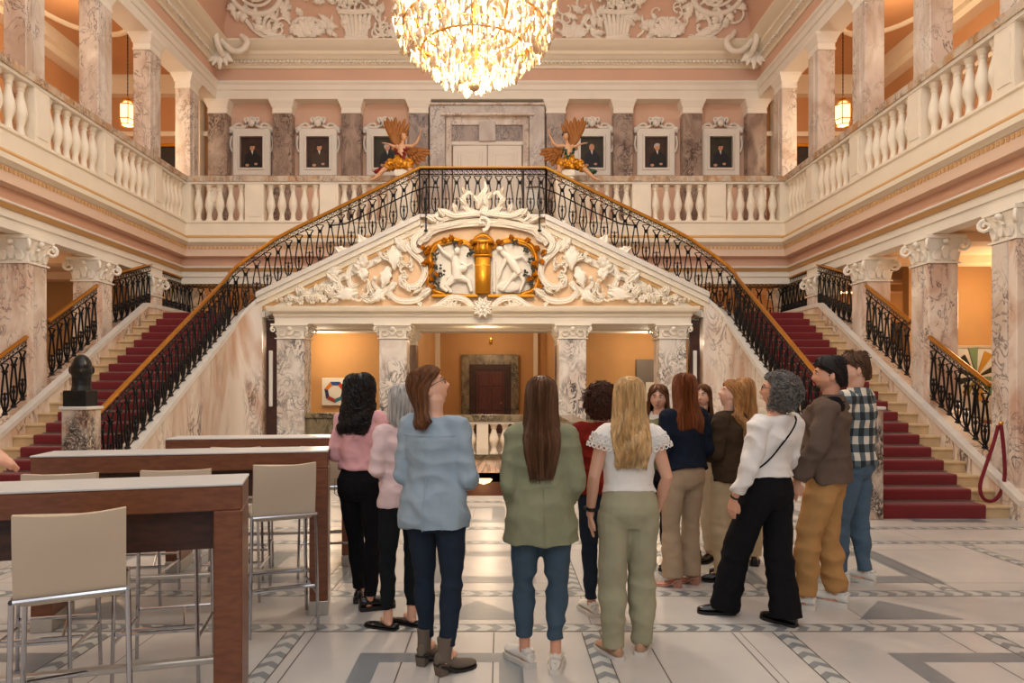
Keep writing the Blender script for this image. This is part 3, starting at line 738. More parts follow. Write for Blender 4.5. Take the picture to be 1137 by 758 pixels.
# central gold and white relief with grapes
rp=empty('relief_panel','white and gold relief of frolicking figures, dark grapes and a gilt central tower','relief',(0,13.5,3.4),kind='thing')
def f(q):
    for s in (-1,1):
        band_curve(q,[(s*.75,3.46),(s*1.0,3.55),(s*1.08,3.78),(s*1.0,4.0),(s*1.04,4.2),(s*.92,4.42),(s*.6,4.52),(s*.3,4.46),(s*.2,4.36)],[.03,.05,.05,.06,.05,.06,.05,.04,.03],y=13.42)
        for k in range(14):
            t=k/13; x=s*(1.05-.1*math.sin(t*9)-(.75*max(0,t-.7)/.3)); z=3.6+.9*min(1,t*1.3)
            leafp(q,x,z,k*1.9,.13,.045,y=13.40)
    q.box(-1.0,-.1,13.36,13.5,3.40,3.45); q.box(.1,1.0,13.36,13.5,3.40,3.45)
part('gilt_frame',f,'gold',rp)
def f(q):
    q.bbox(-.145,.145,13.3,13.5,3.46,4.18,.015); q.bbox(-.1,.1,13.27,13.3,3.5,3.98,.008)
    q.bbox(-.19,.19,13.28,13.5,4.18,4.22,.01); q.ball((0,13.42,4.34),(.19,.14,.18),14,10); q.bbox(-.21,.21,13.26,13.5,4.44,4.5,.01)
    band_curve(q,[(-.23,4.42),(-.14,4.54),(0,4.6),(.14,4.54),(.23,4.42)],[.02,.035,.045,.035,.02],y=13.36)
    q.box(-.15,.15,13.29,13.3,4.0,4.015)
    for k in range(4): q.tube([(-.09+.06*k,13.28,4.24),(-.09+.06*k,13.24,4.34),(-.09+.06*k,13.28,4.44)],.015,6)
part('gilt_tower',f,'gold',rp)
def f(q):
    q.poly([(x,13.47,z) for x,z in ((-.95,3.5),(-.16,3.46),(-.16,4.3),(-.5,4.48),(-.9,4.35),(-1.0,4.0))],.04)
    q.poly([(x,13.47,z) for x,z in ((.16,3.46),(.95,3.5),(1.0,4.0),(.9,4.35),(.5,4.48),(.16,4.3))],.04)
    def limb(pts,r): q.tube([(a,13.40-.02*i,b) for i,(a,b) in enumerate(pts)],r,8)
    # figure reaching up, seated
    limb([(-.5,3.75),(-.52,4.0),(-.56,4.2)],[.11,.1,.06]); q.ball((-.5,13.36,4.3),.065,10,8)
    limb([(-.58,4.15),(-.78,4.28),(-.88,4.42)],[.045,.035,.025]); limb([(-.48,4.12),(-.32,4.0),(-.2,4.05)],[.045,.035,.025])
    limb([(-.48,3.78),(-.28,3.72),(-.22,3.5)],[.085,.06,.035]); limb([(-.55,3.78),(-.72,3.62),(-.62,3.48)],[.085,.06,.035])
    limb([(-.75,3.8),(-.82,3.6),(-.7,3.5)],[.07,.06,.03]); q.ball((-.42,13.35,3.95),(.12,.06,.07),10,8)
    # leaping goat-like figure, right
    limb([(.35,4.3),(.5,4.18),(.62,4.0),(.72,3.85)],[.05,.08,.09,.06]); q.ball((.33,13.34,4.33),(.07,.05,.055),10,8)
    limb([(.45,4.15),(.36,3.95),(.3,3.75)],[.05,.035,.02]); limb([(.6,4.15),(.78,4.2),(.85,4.1)],[.05,.035,.02])
    limb([(.7,3.9),(.55,3.75),(.4,3.52)],[.07,.045,.02]); limb([(.72,3.9),(.8,3.72),(.72,3.5)],[.07,.045,.02]); q.ball((.5,13.4,3.6),(.22,.04,.12),10,6)
    limb([(.22,3.5),(.22,4.1)],[.03,.03])
part('white_figure',f,'stucco',rp)
def f(q):
    r_=random.Random(5)
    for cx,cz in ((-.93,4.2),(-.88,4.0),(-.98,3.78),(-.8,3.85),(-.25,4.28),(-.55,4.45),(.62,4.45),(.85,4.35),(.95,4.15),(1.0,3.95),(.85,3.85),(.92,3.68),(-.9,3.66)):
        for k in range(9): q.ball((cx+r_.uniform(-.06,.06),13.36+r_.uniform(-.03,.02),cz+r_.uniform(-.08,.06)),.024,7,5)
mat('grape',(64,66,56),.4)
part('carved_grapes',f,'grape',rp)  # all grape clusters in one mesh
# ------------------------------------------------------------ wrought iron railings
ib=MB()
def ir(pts,r=.0075,f=1): ib.tube(pts,r*1.45,5,up=(0,1,0),flat=f)
for s in (-1,1):
    ir([(s*.012,0,0),(s*.03,0,.03),(s*.018,0,.07),(s*.05,0,.13),(s*.068,0,.22),(s*.066,0,.30),(s*.052,0,.42),(s*.03,0,.56),(s*.022,0,.64),(s*.035,0,.70),(s*.062,0,.735),(s*.066,0,.76)],.0085)
    ir([(s*.0,0,.60),(s*.035,0,.66),(s*.03,0,.69)],.006)
    ir([(s*.068,0,.30),(s*.045,0,.33),(s*.04,0,.30)],.006)
ib.tube([(0,0,.07),(0,0,.34)],.012,5); ib.lathe([(.005,.2),(.02,.23),(.02,.26),(.005,.30)],n=6)
ib.tube([(-.03,0,.31),(.03,0,.31)],.007,5); ib.lathe([(.012,0),(.036,.01),(.03,.03),(.012,.045)],n=6)
ib.lathe([(.02,.62),(.034,.635),(.034,.655),(.02,.67)],n=6); ib.tube([(-.06,0,.76),(.06,0,.76)],.008,5)
IBO=ib.obj('baluster','iron'); IBME=IBO.data; bpy.data.objects.remove(IBO)
def resample(path,step):
    P=[V(p) for p in path]; L=[0]
    for i in range(1,len(P)): L.append(L[-1]+(Vector((P[i].x-P[i-1].x,P[i].y-P[i-1].y))).length)
    n=max(1,round(L[-1]/step)); out=[]
    def ev(s):
        for i in range(1,len(P)):
            if s<=L[i]+1e-9:
                t=(s-L[i-1])/max(1e-9,L[i]-L[i-1]); d=P[i]-P[i-1]; return P[i-1].lerp(P[i],t),d
        return P[-1],P[-1]-P[-2]
    for k in range(n): out.append(ev(L[-1]*(k+.5)/n))
    return out,ev,L[-1]
def smooth(path,it=2):
    P=[V(p) for p in path]
    for _ in range(it):
        Q=[P[0]]
        for i in range(len(P)-1): Q+= [P[i].lerp(P[i+1],.25),P[i].lerp(P[i+1],.75)]
        Q.append(P[-1]); P=Q
    return P
def iron_railing(label,path,step=.2,H=.93,group=None,post=()):
    e=empty('iron_railing',label,'railing',path[0],group=group,kind='thing')
    sp=smooth(path,2) if len(path)>2 else [V(p) for p in path]
    up=V((0,0,1))
    q=MB(); q.tube([p+up*(H) for p in sp],.03,8,up=(0,0,1),flat=1.25); W(q,'handrail','brass',e)
    q=MB(); q.tube([p+up*(H-.035) for p in sp],.013,4,up=(0,0,1)); q.tube([p+up*(H-.135) for p in sp],.011,4,up=(0,0,1)); q.tube([p+up*.025 for p in sp],.012,4,up=(0,0,1))
    pts,ev,L=resample(sp,.095)
    for p,d in pts:     # running scroll frieze
        h=V((d.x,d.y,0)).normalized(); sl=d.z/max(1e-6,math.hypot(d.x,d.y)); c=p+up*(H-.085)
        q.tube([c+h*(.040*math.cos(a))+up*(.040*math.sin(a)+sl*.040*math.cos(a)) for a in [i*2*PI/8 for i in range(8)]],.006,4,closed=True)
        q.tube([c+h*.04+up*(.0+sl*.04),c+h*.015+up*.02,c-h*.012],.006,4)
    W(q,'frieze','iron',e,angle=60)
    pts,ev,L=resample(sp,step)
    for p,d in pts:
        o=bpy.data.objects.new('baluster',IBME); C.objects.link(o); o.parent=e; o.location=V(p)-wpos(e); o.rotation_euler=(0,0,math.atan2(d.y,d.x)); o.scale=(1.05,1.3,(H-.16)/.765)
    for s_ in post:
        p,d=ev(s_*L); q=MB(); q.tube([p,p+up*(H-.02)],.014,6); W(q,'post','iron',e)
    return e
z5=5.02
for s,side in ((-1,'bust'),(1,'red rope')):
    slope=[(4.30,13.44,ztop(4.30)+.02),(1.25,13.44,z5)]
    pth=[(s*x,y,z) for x,y,z in [(-p[0],p[1],p[2]) if p[0]<0 else p for p in INP]]
    pth=pth+[(s*4.0,13.45,ztop(4.0)+.02),(s*2.6,13.45,ztop(2.6)+.02),(s*1.25,13.45,z5)]
    iron_railing(f'black iron stair railing with golden handrail climbing from the {side} newel',pth,.205,post=(0.0,.52,1.0))
iron_railing('level black iron railing over the pediment crest before the double door',[(-1.25,13.45,z5),(1.25,13.45,z5)],.205,post=(0,.18,.82,1.0))
# thin inner handrails with forged posts
for s,side in ((-1,'bust'),(1,'red rope')):
    e=empty('handrail','slender dark handrail with a forged post behind the '+side+'-side sloping railing','handrail',(s*1.1,13.28,4.7),kind='thing')
    q=MB(); q.tube([(s*.85,13.3,5.52),(s*1.1,13.3,5.53),(s*1.4,13.35,5.44),(s*2.2,13.38,5.05),(s*2.7,13.38,4.83),(s*2.95,13.38,4.8)],.014,6); W(q,'rail','iron',e)
    q=MB(); q.tube([(s*1.1,13.24,4.66),(s*1.1,13.28,5.7)],.014,6); q.ball((s*1.1,13.22,4.66),(.04,.02,.03),8,6); W(q,'post','iron',e)
# guard railings between the aisle columns
ys=[8.8,10.6,12.45,14.35,16.2]
for s,side in ((-1,'bust'),(1,'red rope')):
    for i in range(4):
        if s<0 and i==9: continue
        ya=ys[i]+.48; yb=ys[i+1]-.02
        if i<3:
            pa=(s*7.0,ya,min(ZL,nose(ya))+.16); pb=(s*7.0,yb,min(ZL,nose(yb))+.16)
            wh=('just above the foot of','halfway up','near the top of')[i]
        else: pa=(s*7.0,ya,ZL+.1); pb=(s*7.0,yb,ZL+.1); wh='level with the landing of'
        iron_railing(f'black iron guard between marble columns, {wh} the {side}-side stair',[pa,pb],.2)
    iron_railing(f'black iron guard across the back of the {side}-side landing, against golden wall',[(s*4.9,15.75,ZL+.02),(s*6.95,15.75,ZL+.02)],.27)
# ------------------------------------------------------------ lobby: door, balustrade, marble parapets, art
def door_obj():
    e=empty('lobby_door','dark brown panelled wooden door in a mottled marble surround at the end of the lobby','door',(-.02,23.95,0),kind='thing')
    q=MB()
    q.frame(-1.02,.98,-.28,2.75,.28,23.85,24,.01,.35)
    W(q,'marble_surround','marble_green',e,smooth=False)
    q=MB()
    q.frame(-.74,.7,-.2,2.4,.23,23.8,23.95,.01,.2)
    W(q,'frame','bar_wood_dark',e,smooth=False)
    q=MB(); q.box(-.5,.46,23.85,23.92,0,2.2)
    for x in (-.43,.03):
        for z,h in ((.15,.55),(.8,.75),(1.65,.4)): q.bbox(x,x+.37,23.83,23.86,z,z+h,.012)
    W(q,'leaf','door_wood',e,smooth=False)
    q=MB(); q.ball((.36,23.8,1.05),.035); W(q,'handle','brass',e)
door_obj()
boxes('trim_lobby_strip_1','cornice',[(-1.95,-1.78,23.9,24,0,3.8)]); boxes('trim_lobby_strip_2','cornice',[(1.5,1.65,23.9,24,0,3.8)])
e=empty('ceiling_spotlight','small brass wall lamp above the dark lobby door','lamp',(0,23.95,3.2)); q=MB(); q.ball((0,-.05,0),(.06,.06,.09)); q.obj('shade','brass',e); q=MB(); q.bbox(-.03,.03,-.03,.05,.08,.14,.005); q.obj('mount','brass',e)
lob=dict(z0=.35,zt=.93,pw=.22,w=.13,railm='marble_green',sc=(.95,.95,.69))
def lower_bal(label,a,b,peds,nb):
    e=stone_balustrade(label,a,b,peds,nb,**lob)
    a=Vector(a);b=Vector(b);d=(b-a);L=d.length;d/=L;n=Vector((-d.y,d.x)); c=a+d*L/2
    q=MB(); q.obox((c.x,c.y,.3),(d.x*L/2,d.y*L/2,0),(n.x*.15,n.y*.15,0),(0,0,.05)); W(q,'base_rail','marble_green',e,smooth=False)
    q=MB(); q.obox((c.x,c.y,.125),(d.x*L/2,d.y*L/2,0),(n.x*.12,n.y*.12,0),(0,0,.125)); W(q,'plinth','marble_stair',e,smooth=False)
lower_bal('low stone balustrade with mottled marble rail across the far side of the stairwell',(-1.5,13.12),(1.5,13.12),[.0,1.5,3.0],6)
lower_bal('low stone balustrade running beside the stairwell behind the auburn curly hair',(1.58,10.35),(1.58,13.0),[.0,1.33,2.6],5)
lower_bal('low stone balustrade running beside the stairwell behind the blue blouse',(-1.58,10.35),(-1.58,13.0),[.0,1.33,2.6],5)
for s,side in ((-1,'behind the black-haired woman'),(1,'behind the blonde woman')):
    e=empty('marble_parapet','dark mottled marble parapet between two portico piers '+side,'parapet',(s*2.78,13.6,0),kind='thing')
    q=MB(); q.bbox(-.74,.74,-.1,.1,0,1.02,.01); q.obj('panel','marble_green',e,smooth=False); q=MB(); q.bbox(-.75,.75,-.14,.14,1.02,1.12,.01); q.obj('top_slab','marble_green',e,smooth=False)
# ring picture on the back wall
e=empty('framed_picture','square white picture with a red, blue and yellow segmented ring on the ochre wall','picture',(-4.0,17.95,1.5),kind='thing')
q=MB(); q.bbox(-.35,.35,-.02,.04,-.36,.36,.008); q.obj('panel','frame_white',e,smooth=False)
cols=[('ring_red',(190,44,30)),('ring_blue',(30,70,140)),('ring_orange',(214,120,30)),('ring_navy',(40,44,86)),('ring_rust',(150,50,30)),('ring_teal',(60,120,140)),('ring_black',(36,32,36))]
for n_,c_ in cols: mat(n_,c_,.5)
q=MB()
for k in range(7):
    q.m=k; a0=k*2*PI/7+.2; a1=(k+1)*2*PI/7+.2
    q.poly([(.29*math.cos(a0),-.022,.29*math.sin(a0)),(.29*math.cos(a1),-.022,.29*math.sin(a1)),(.19*math.cos(a1),-.022,.19*math.sin(a1)),(.19*math.cos(a0),-.022,.19*math.sin(a0))],.01,(0,-1,0))
q.obj('painted_ring',[c[0] for c in cols],e,smooth=False)
e=empty('grey_door','plain grey door panel in the lobby wall behind the blonde woman','door',(4.35,17.95,0),kind='thing')
q=MB(); q.bbox(-.45,.45,-.06,.03,0,2.35,.01); q.obj('leaf','grey_panel',e,smooth=False); q=MB(); q.bbox(-.2,.1,-.075,-.055,1.25,1.75,.004); q.obj('notice','paint_white',e,smooth=False)
# star sculpture picture in the right aisle
e=empty('framed_picture','large pale framed picture with a fan of green, ochre and black triangles in the aisle','picture',(9.5,13.26,1.78),kind='thing')
q=MB(); q.bbox(-.62,.55,-.03,.04,-.75,.62,.01); q.obj('panel','paint_white',e,smooth=False)
q=MB()
for x0,x1,z0,z1 in ((-.66,-.6,-.79,.66),(.53,.59,-.79,.66),(-.66,.59,.6,.66),(-.66,.59,-.79,-.73)): q.bbox(x0,x1,-.05,.04,z0,z1,.008)
q.obj('frame','leather',e,smooth=False)
e=empty('star_sculpture','fan of dark green, sage and ochre pointed blades standing before the pale framed picture','sculpture',(9.11,12.6,.1),kind='thing')
tc=[('tri_sage',(120,140,100)),('tri_ochre',(196,140,50)),('tri_dark',(50,44,26)),('tri_green',(100,130,84)),('tri_black',(30,32,26)),('tri_olive',(140,118,50))]
for n_,c_ in tc: mat(n_,c_,.5)
for k,(a,L,mi) in enumerate(((2.75,.34,2),(2.2,.46,4),(1.68,.55,0),(1.1,.5,1),(.45,.6,2),(-.12,.52,0),(-.75,.55,3),(-1.4,.45,1),(-2.2,.4,5),(-2.9,.36,4))):
    q=MB(); c=(0,0,1.72); w_=.16
    q.poly([(0,-.02-.008*k,1.72),(L*math.cos(a-w_),-.02-.008*k,1.72+L*math.sin(a-w_)),(L*math.cos(a+w_)*1.0,-.02-.008*k,1.72+L*math.sin(a+w_))],.03); q.obj('blade',tc[mi][0],e,smooth=False)
q=MB(); q.tube([(0,0,.8),(0,0,1.72)],.02); q.obj('stem','iron',e); q=MB(); q.bbox(-.25,.25,-.25,.25,-.1,.85,.01); q.obj('plinth','paint_white',e,smooth=False)
e=empty('exit_sign','small glowing green exit sign on the aisle wall beyond the iron guard','sign',(8.5,13.26,2.3),kind='thing'); q=MB(); q.bbox(-.07,.07,-.05,.04,-.1,.1,.005); q.obj('housing','exit_green',e,smooth=False)
q=MB(); q.box(-.03,.01,-.055,-.05,-.06,.03); q.ball((-.01,-.052,.05),(.015,.004,.015),8,6); q.poly([(.02,-.055,-.0),(.06,-.055,-.0),(.04,-.055,-.04)],.004); q.obj('pictogram','paint_white',e,smooth=False)
e=empty('spotlight','small black track spotlight tucked under the aisle ceiling beside the front column','lamp',(7.75,10.1,3.98),kind='thing'); q=MB(); q.bbox(-.2,.2,-.06,.06,-.06,0,.01); q.obj('track','black_plastic',e,smooth=False); q=MB(); q.lathe([(.05,-.18),(.06,-.06),(.05,-.05)],n=12); q.obj('head','black_plastic',e)
# vertical white light panels beside portico
for s,side in ((-1,'black-haired woman'),(1,'woman in the navy blazer')):
    e=empty('light_panel','narrow upright white light strip on brown backing behind the '+side,'lamp',(s*4.17,13.45,0),kind='thing')
    q=MB(); q.box(-.1,.1,0,.1,0,2.95); q.obj('backing','bar_wood_dark',e,smooth=False)
    q=MB(); q.bbox(-.035,.035,-.05,0,1.25,2.35,.01); q.obj('diffuser','tube_white',e,smooth=False)
# red rope at the right column
e=empty('barrier_rope','burgundy velvet rope looped from the front column beside the foot of the stair','rope',(6.74,8.72,1.12),kind='thing')
q=MB(); pts=[]
P=[(0,0,.05),(0.03,-.02,-.35),(.03,-.03,-.7),(-.08,-.03,-.93),(-.24,-.03,-.93),(-.3,-.02,-.76),(-.2,-.0,-.5),(-.08,.02,-.2),(-.02,.02,.03)]
q.tube(smooth([V(p) for p in P],3),.022,8); q.obj('rope','rope',e); q=MB(); q.ball((0,.0,.06),.03); q.obj('hook','brass',e)
# ------------------------------------------------------------ upper hall: doorcase, portraits, lanterns, chandelier
e=empty('doorcase','wide grey marble doorcase with white double door on the gallery between the angels','door',(0,17.9,ZG),kind='thing')
def D(q,name,m,**k): W(q,name,m,e,**k)
q=MB()
q.frame(-1.5,1.5,ZG-.4,9.02,.4,17.72,18,.02,.3)
D(q,'outer_surround','marble_frame',smooth=False)
q=MB()
q.frame(-1.1,1.1,ZG-.3,8.72,.17,17.8,17.99,.03,.26)
for x0,x1,z0,z1 in ((-1.22,1.22,8.66,8.72),(-1.56,1.56,8.93,8.99)): q.bbox(x0,x1,17.66,17.85,z0,z1,.01)
D(q,'inner_surround','marble_light',smooth=False)
q=MB(); q.box(-.93,.93,17.84,17.98,8.04,8.47); D(q,'overdoor_slab','marble_dark',smooth=False)
q=MB(); q.bbox(-.22,.22,17.76,17.84,8.02,8.52,.015); D(q,'keystone','marble_frame',smooth=False)
for s in (-1,1):
    q=MB(); x0,x1=sorted((s*.01,s*.9)); q.bbox(x0,x1,17.85,17.92,ZG,7.94,.006)
    for z0,z1 in ((5.2,6.1),(6.25,7.78)):
        q.bbox(x0+.12,x1-.12,17.82,17.86,z0,z1,.015)
        q.bbox(x0+.2,x1-.2,17.80,17.83,z0+.08,z1-.08,.015)
    D(q,'door_leaf','white_paint',smooth=False)
q=MB(); q.ball((.07,17.78,6.15),.03); q.ball((-.07,17.78,6.15),.03); D(q,'handle','brass')
q=MB(); q.bbox(-.95,.95,17.82,17.9,7.94,8.04,.01); D(q,'lintel','white_paint',smooth=False)
e=empty('signboard','small pale blue signboard standing behind the level railing on the landing','sign',(1.02,14.2,ZG),kind='thing')
q=MB(); q.bbox(-.13,.13,-.02,.02,.35,.75,.006); q.obj('panel','kerb_marble',e,smooth=False); q=MB(); q.bbox(-.13,.13,-.03,.03,0,.33,.01); q.obj('stand','leather',e,smooth=False)
# portraits
mat('coat_navy',(24,28,40),.6); mat('coat_brown',(66,50,38),.6); mat('coat_black',(18,17,19),.6); mat('hair_white',(200,192,180),.6); mat('hair_dk',(46,32,24),.6); mat('bg_olive',(52,48,34),.6,var=.3,vscale=6); mat('bg_brown',(60,38,26),.6,var=.3,vscale=6); mat('skin_paint',(206,152,118),.6); mat('chair_blue',(60,80,120),.6)
def oval(q,cx,cz,rx,rz,y,n=16): q.poly([(cx+rx*math.cos(i*2*PI/n),y,cz+rz*math.sin(i*2*PI/n)) for i in range(n)],.004,(0,-1,0))
def portrait(x,label,bg,coat,hair,lean=0,extra=None):
    e=empty('framed_portrait',label,'portrait',(x,17.98,7.78),kind='thing',group='portraits in white carved frames')
    q=MB(); W_,H_=.50,.62
    q.frame(-W_,W_,-H_,H_,.2,-.1,.01,.02,.22)
    q.frame(-.36,.36,-.48,.46,.06,-.13,-.07,.02)
    q.obj('frame','frame_white',e,smooth=False)
    q=MB()
    def bc(pts,w):
        q.tube(smooth([V((a,-.08,b)) for a,b in pts],2),w,6)
    for s in (-1,1):
        bc([(s*.55,.50),(s*.56,.62),(s*.45,.66),(s*.25,.63),(s*.12,.70),(s*.1,.80)],.035)
        q.ball((s*.52,-.08,.6),(.085,.06,.075),8,6)
        bc([(s*.5,.66),(s*.36,.76),(s*.24,.72),(s*.26,.64)],.03); bc([(s*.06,.84),(s*.17,.92),(s*.2,.82),(s*.13,.76)],.026); pass
    bc([(-.12,.68),(-.1,.86),(0,.92),(.1,.86),(.12,.68)],.035); q.ball((0,-.1,.76),(.09,.06,.1),10,8)
    for k in range(5): a=PI*(.2+.6*k/4); q.tube([(0,-.1,.72),(.22*math.cos(a),-.08,.72+.22*math.sin(a))],[.04,.012],6)
    q.obj('crest','frame_white',e)
    for s in (-1,1):
        q=MB(); bc([(s*.53,.42),(s*.57,.2),(s*.51,0)],.024); q.obj('side_scroll','frame_white',e)
    cv=MB(); cv.box(-.30,.30,-.04,0,-.42,.40); cv=cv.obj('canvas',bg,e,smooth=False)
    q=MB(); y=-.041; cx=lean
    q.poly([(cx-.22,y,-.41),(cx+.24,y,-.41),(cx+.21,y,-.1),(cx+.08,y,.04),(cx-.06,y,.04),(cx-.17,y,-.06)],.004,(0,-1,0)); o=q.obj('painted_coat',coat,cv,smooth=False)
    q=MB(); oval(q,cx,.14,.068,.09,-.046); oval(q,cx-.13,-.33,.05,.035,-.046); oval(q,cx+.1,-.3,.045,.03,-.046); q.obj('painted_skin','skin_paint',cv,smooth=False)
    q=MB(); 
    if hair: oval(q,cx,.205,.07,.04,-.048); oval(q,cx-.066,.16,.018,.05,-.048); q.obj('painted_hair',hair,cv,smooth=False)
    q=MB(); q.poly([(cx-.03,-.047,.05),(cx+.03,-.047,.05),(cx+.01,-.047,-.06)],.003,(0,-1,0)); q.obj('painted_collar','paint_white',cv,smooth=False)
    return e
portrait(-6.18,'white-framed portrait of a dark-suited person with a white neckcloth','bg_brown','coat_black','hair_dk')
portrait(-4.44,'white-framed portrait of a seated person in a brown suit, hands folded','bg_brown','coat_brown','hair_dk',.02)
portrait(-2.68,'white-framed portrait partly behind the angel in red, person with white hair','bg_olive','coat_black','hair_white',.05)
portrait(2.74,'white-framed portrait partly behind the angel in green, bald person in dark suit','bg_olive','coat_navy',None)
portrait(4.42,'white-framed portrait of a bald person in a black robe seen half turned','bg_brown','coat_black','hair_white',.04)
portrait(6.12,'white-framed smaller-looking portrait of a person with dark curly hair, red backdrop','bg_olive','coat_navy','hair_dk')
# gold framed pictures in gallery ends
for s,side in ((-1,'bust'),(1,'red rope')):
    e=empty('gilt_picture','dark gold-framed painting at the far gallery end, '+side+' side','picture',(s*8.45,17.95,7.5),kind='thing')
    q=MB()
    q.frame(-.42,.42,-.55,.5,.08,-.08,.03,.02)
    q.obj('frame','gold',e,smooth=False); q=MB(); q.box(-.34,.34,-.03,.03,-.47,.42); q.obj('canvas','paint_dark',e,smooth=False)
    # lantern
    e=empty('hanging_lantern','brass and glass hexagonal lantern hanging by a chain in the '+side+'-side gallery','lantern',(s*8.12,15.5,7.6),kind='thing'); e.scale=(.78,.78,.78)
    q=MB()
    for k in range(6):
        a=k*PI/3; x,y=.24*math.cos(a),.24*math.sin(a); q.tube([(x*.8,y*.8,-.05),(x,y,.1),(x,y,.52),(x*.5,y*.5,.66)],.014,5)
    for z,r in ((-.05,.2),(.1,.25),(.52,.25)): q.tube([(r*math.cos(k*PI/3),r*math.sin(k*PI/3),z) for k in range(6)],.016,5,closed=True)
    q.lathe([(.14,.64),(.1,.7),(.03,.76),(.03,.8)],n=12); q.obj('frame','brass',e)
    q=MB(); q.lathe([(.16,-.04),(.225,.11),(.225,.51),(.1,.62)],n=6); q.obj('glass','lamp_soft',e)
    q=MB(); q.tube([(0,0,.78),(0,0,2.8)],.014,6); 
    for k in range(17): q.ball((0,0,.85+.11*k),(.02,.012,.04),6,5)
    q.lathe([(.09,2.8),(.07,2.74),(.02,2.7)],n=12); q.obj('chain','iron',e)
# chandelier
ch=empty('crystal_chandelier','huge round crystal chandelier glowing warm above the hall','chandelier',(-.0,9.1,5.6),kind='thing')
m,N,L,b=newmat('crystal')
b.inputs['Base Color'].default_value=lin((255,232,196)); b.inputs['Roughness'].default_value=.08
b.inputs['Transmission Weight'].default_value=.55; b.inputs['IOR'].default_value=1.45; b.inputs['Specular IOR Level'].default_value=.9
m2,N,L,b=newmat('crystal_mass')
b.inputs['Base Color'].default_value=lin((232,206,166)); b.inputs['Roughness'].default_value=.12; b.inputs['Transmission Weight'].default_value=.45
cr=random.Random(11)
def crystal(q,c,L_,w,kind=0):
    x,y,z=c; n=6
    pr=[(.02*w,0),(.6*w,-.18*L_),(w,-.62*L_),(.55*w,-.86*L_),(.02*w,-L_)] if kind==0 else [(.1*w,0),(.5*w,-.08*L_),(.5*w,-.85*L_),(.02*w,-L_)]
    a0=cr.random()*PI; ang=cr.random()*PI; f=.45
    q.loft([[(x+r*(math.cos(a0+j*2*PI/n)*math.cos(ang)-f*math.sin(a0+j*2*PI/n)*math.sin(ang)),y+r*(math.cos(a0+j*2*PI/n)*math.sin(ang)+f*math.sin(a0+j*2*PI/n)*math.cos(ang)),z+zz) for j in range(n)] for r,zz in pr])
# outline: radius against height above the lowest ball
def crad(z): # envelope of the drops
    for (z0,r0),(z1,r1) in zip(ENV,ENV[1:]):
        if z<=z1: return r0+(r1-r0)*(z-z0)/(z1-z0)
    return ENV[-1][1]
ENV=[(.0,.08),(.15,.2),(.3,.5),(.42,.72),(.6,.92),(.85,1.05),(1.2,1.08),(1.6,1.02),(2.0,.8),(2.4,.4)]
q=MB(); q.lathe([(.01,0),(.05,.02),(.075,.07),(.075,.1),(.04,.15),(.05,.18),(.03,.22),(.02,.4),(.08,.5),(.05,.6),(.02,.8),(.03,2.2),(.06,2.4)],n=14); q.obj('stem','brass',ch)
q=MB(); q.ball((0,0,.06),(.085,.085,.08),12,8); q.obj('finial','crystal',ch,smooth=False)
for z,r in ((.5,.7),(.8,.95),(1.15,1.0),(1.5,.92)):
    q=MB(); q.tube([(r*math.cos(i*2*PI/40),r*math.sin(i*2*PI/40),z) for i in range(40)],.016,6,closed=True); q.obj('hoop','brass',ch)
for k in range(12):
    a=k*PI/6; q=MB(); q.tube(smooth([V((.04*math.cos(a),.04*math.sin(a),.55)),V((.35*math.cos(a),.35*math.sin(a),.38)),V((.75*math.cos(a),.75*math.sin(a),.5)),V((.9*math.cos(a),.9*math.sin(a),.85))],2),.014,6); q.obj('arm','brass',ch)
cand=[]
for k in range(24):
    a=k*2*PI/24; r,z=((.88,.86) if k%2 else (.6,1.05)); q=MB(); c=(r*math.cos(a),r*math.sin(a),z)
    q.lathe([(.05,-.03),(.06,0),(.02,.01),(.018,.12)],c,10); o=q.obj('candle_cup','white_paint',ch)
    q=MB(); q.lathe([(.012,.12),(.026,.16),(.02,.2),(.003,.26)],c,8); q.obj('bulb','bulb',o)
# outermost drops as single parts, inner mass as one
drops=[]
for row in range(12):
    z=.16+row*.19; r=crad(z); n=int(10+r*52)
    for j in range(n):
        a=j*2*PI/n+row*.3; drops.append((r*(1+cr.uniform(-.05,.03)),a,z+cr.uniform(-.05,.05)))
front=sorted(drops,key=lambda d:(abs(math.sin(d[1])+1)*.8+max(0,d[2]-1.0)*2+cr.random()*.2))
own=set(id(d) for d in front[:95])
rest=MB()
for d in drops:
    c=(d[0]*math.cos(d[1]),d[0]*math.sin(d[1]),d[2]); Lc=cr.uniform(.11,.19); w=cr.uniform(.036,.056)
    if id(d) in own: q=MB(); crystal(q,c,Lc,w); q.obj('crystal_drop','crystal',ch,smooth=False)
    else: crystal(rest,c,Lc,w)
for k in range(1500):
    z=cr.uniform(.22,2.1); r=crad(z)*math.sqrt(cr.uniform(.12,.86)); a=cr.random()*2*PI
    crystal(rest,(r*math.cos(a),r*math.sin(a),z),cr.uniform(.08,.17),cr.uniform(.014,.034),k%3==0)
for k in range(46):   # bead swags
    a=k*2*PI/46; r0,r1=.95,.55
    for j in range(9):
        t=j/8; r=r0*(1-t)+.2*t; z=.62-.3*math.sin(t*PI/2)-.02; rest.ball((r*math.cos(a),r*math.sin(a),z),.013,6,4)
o=rest.obj('crystal_mass','crystal_mass',ch,smooth=False); o['kind']='stuff'
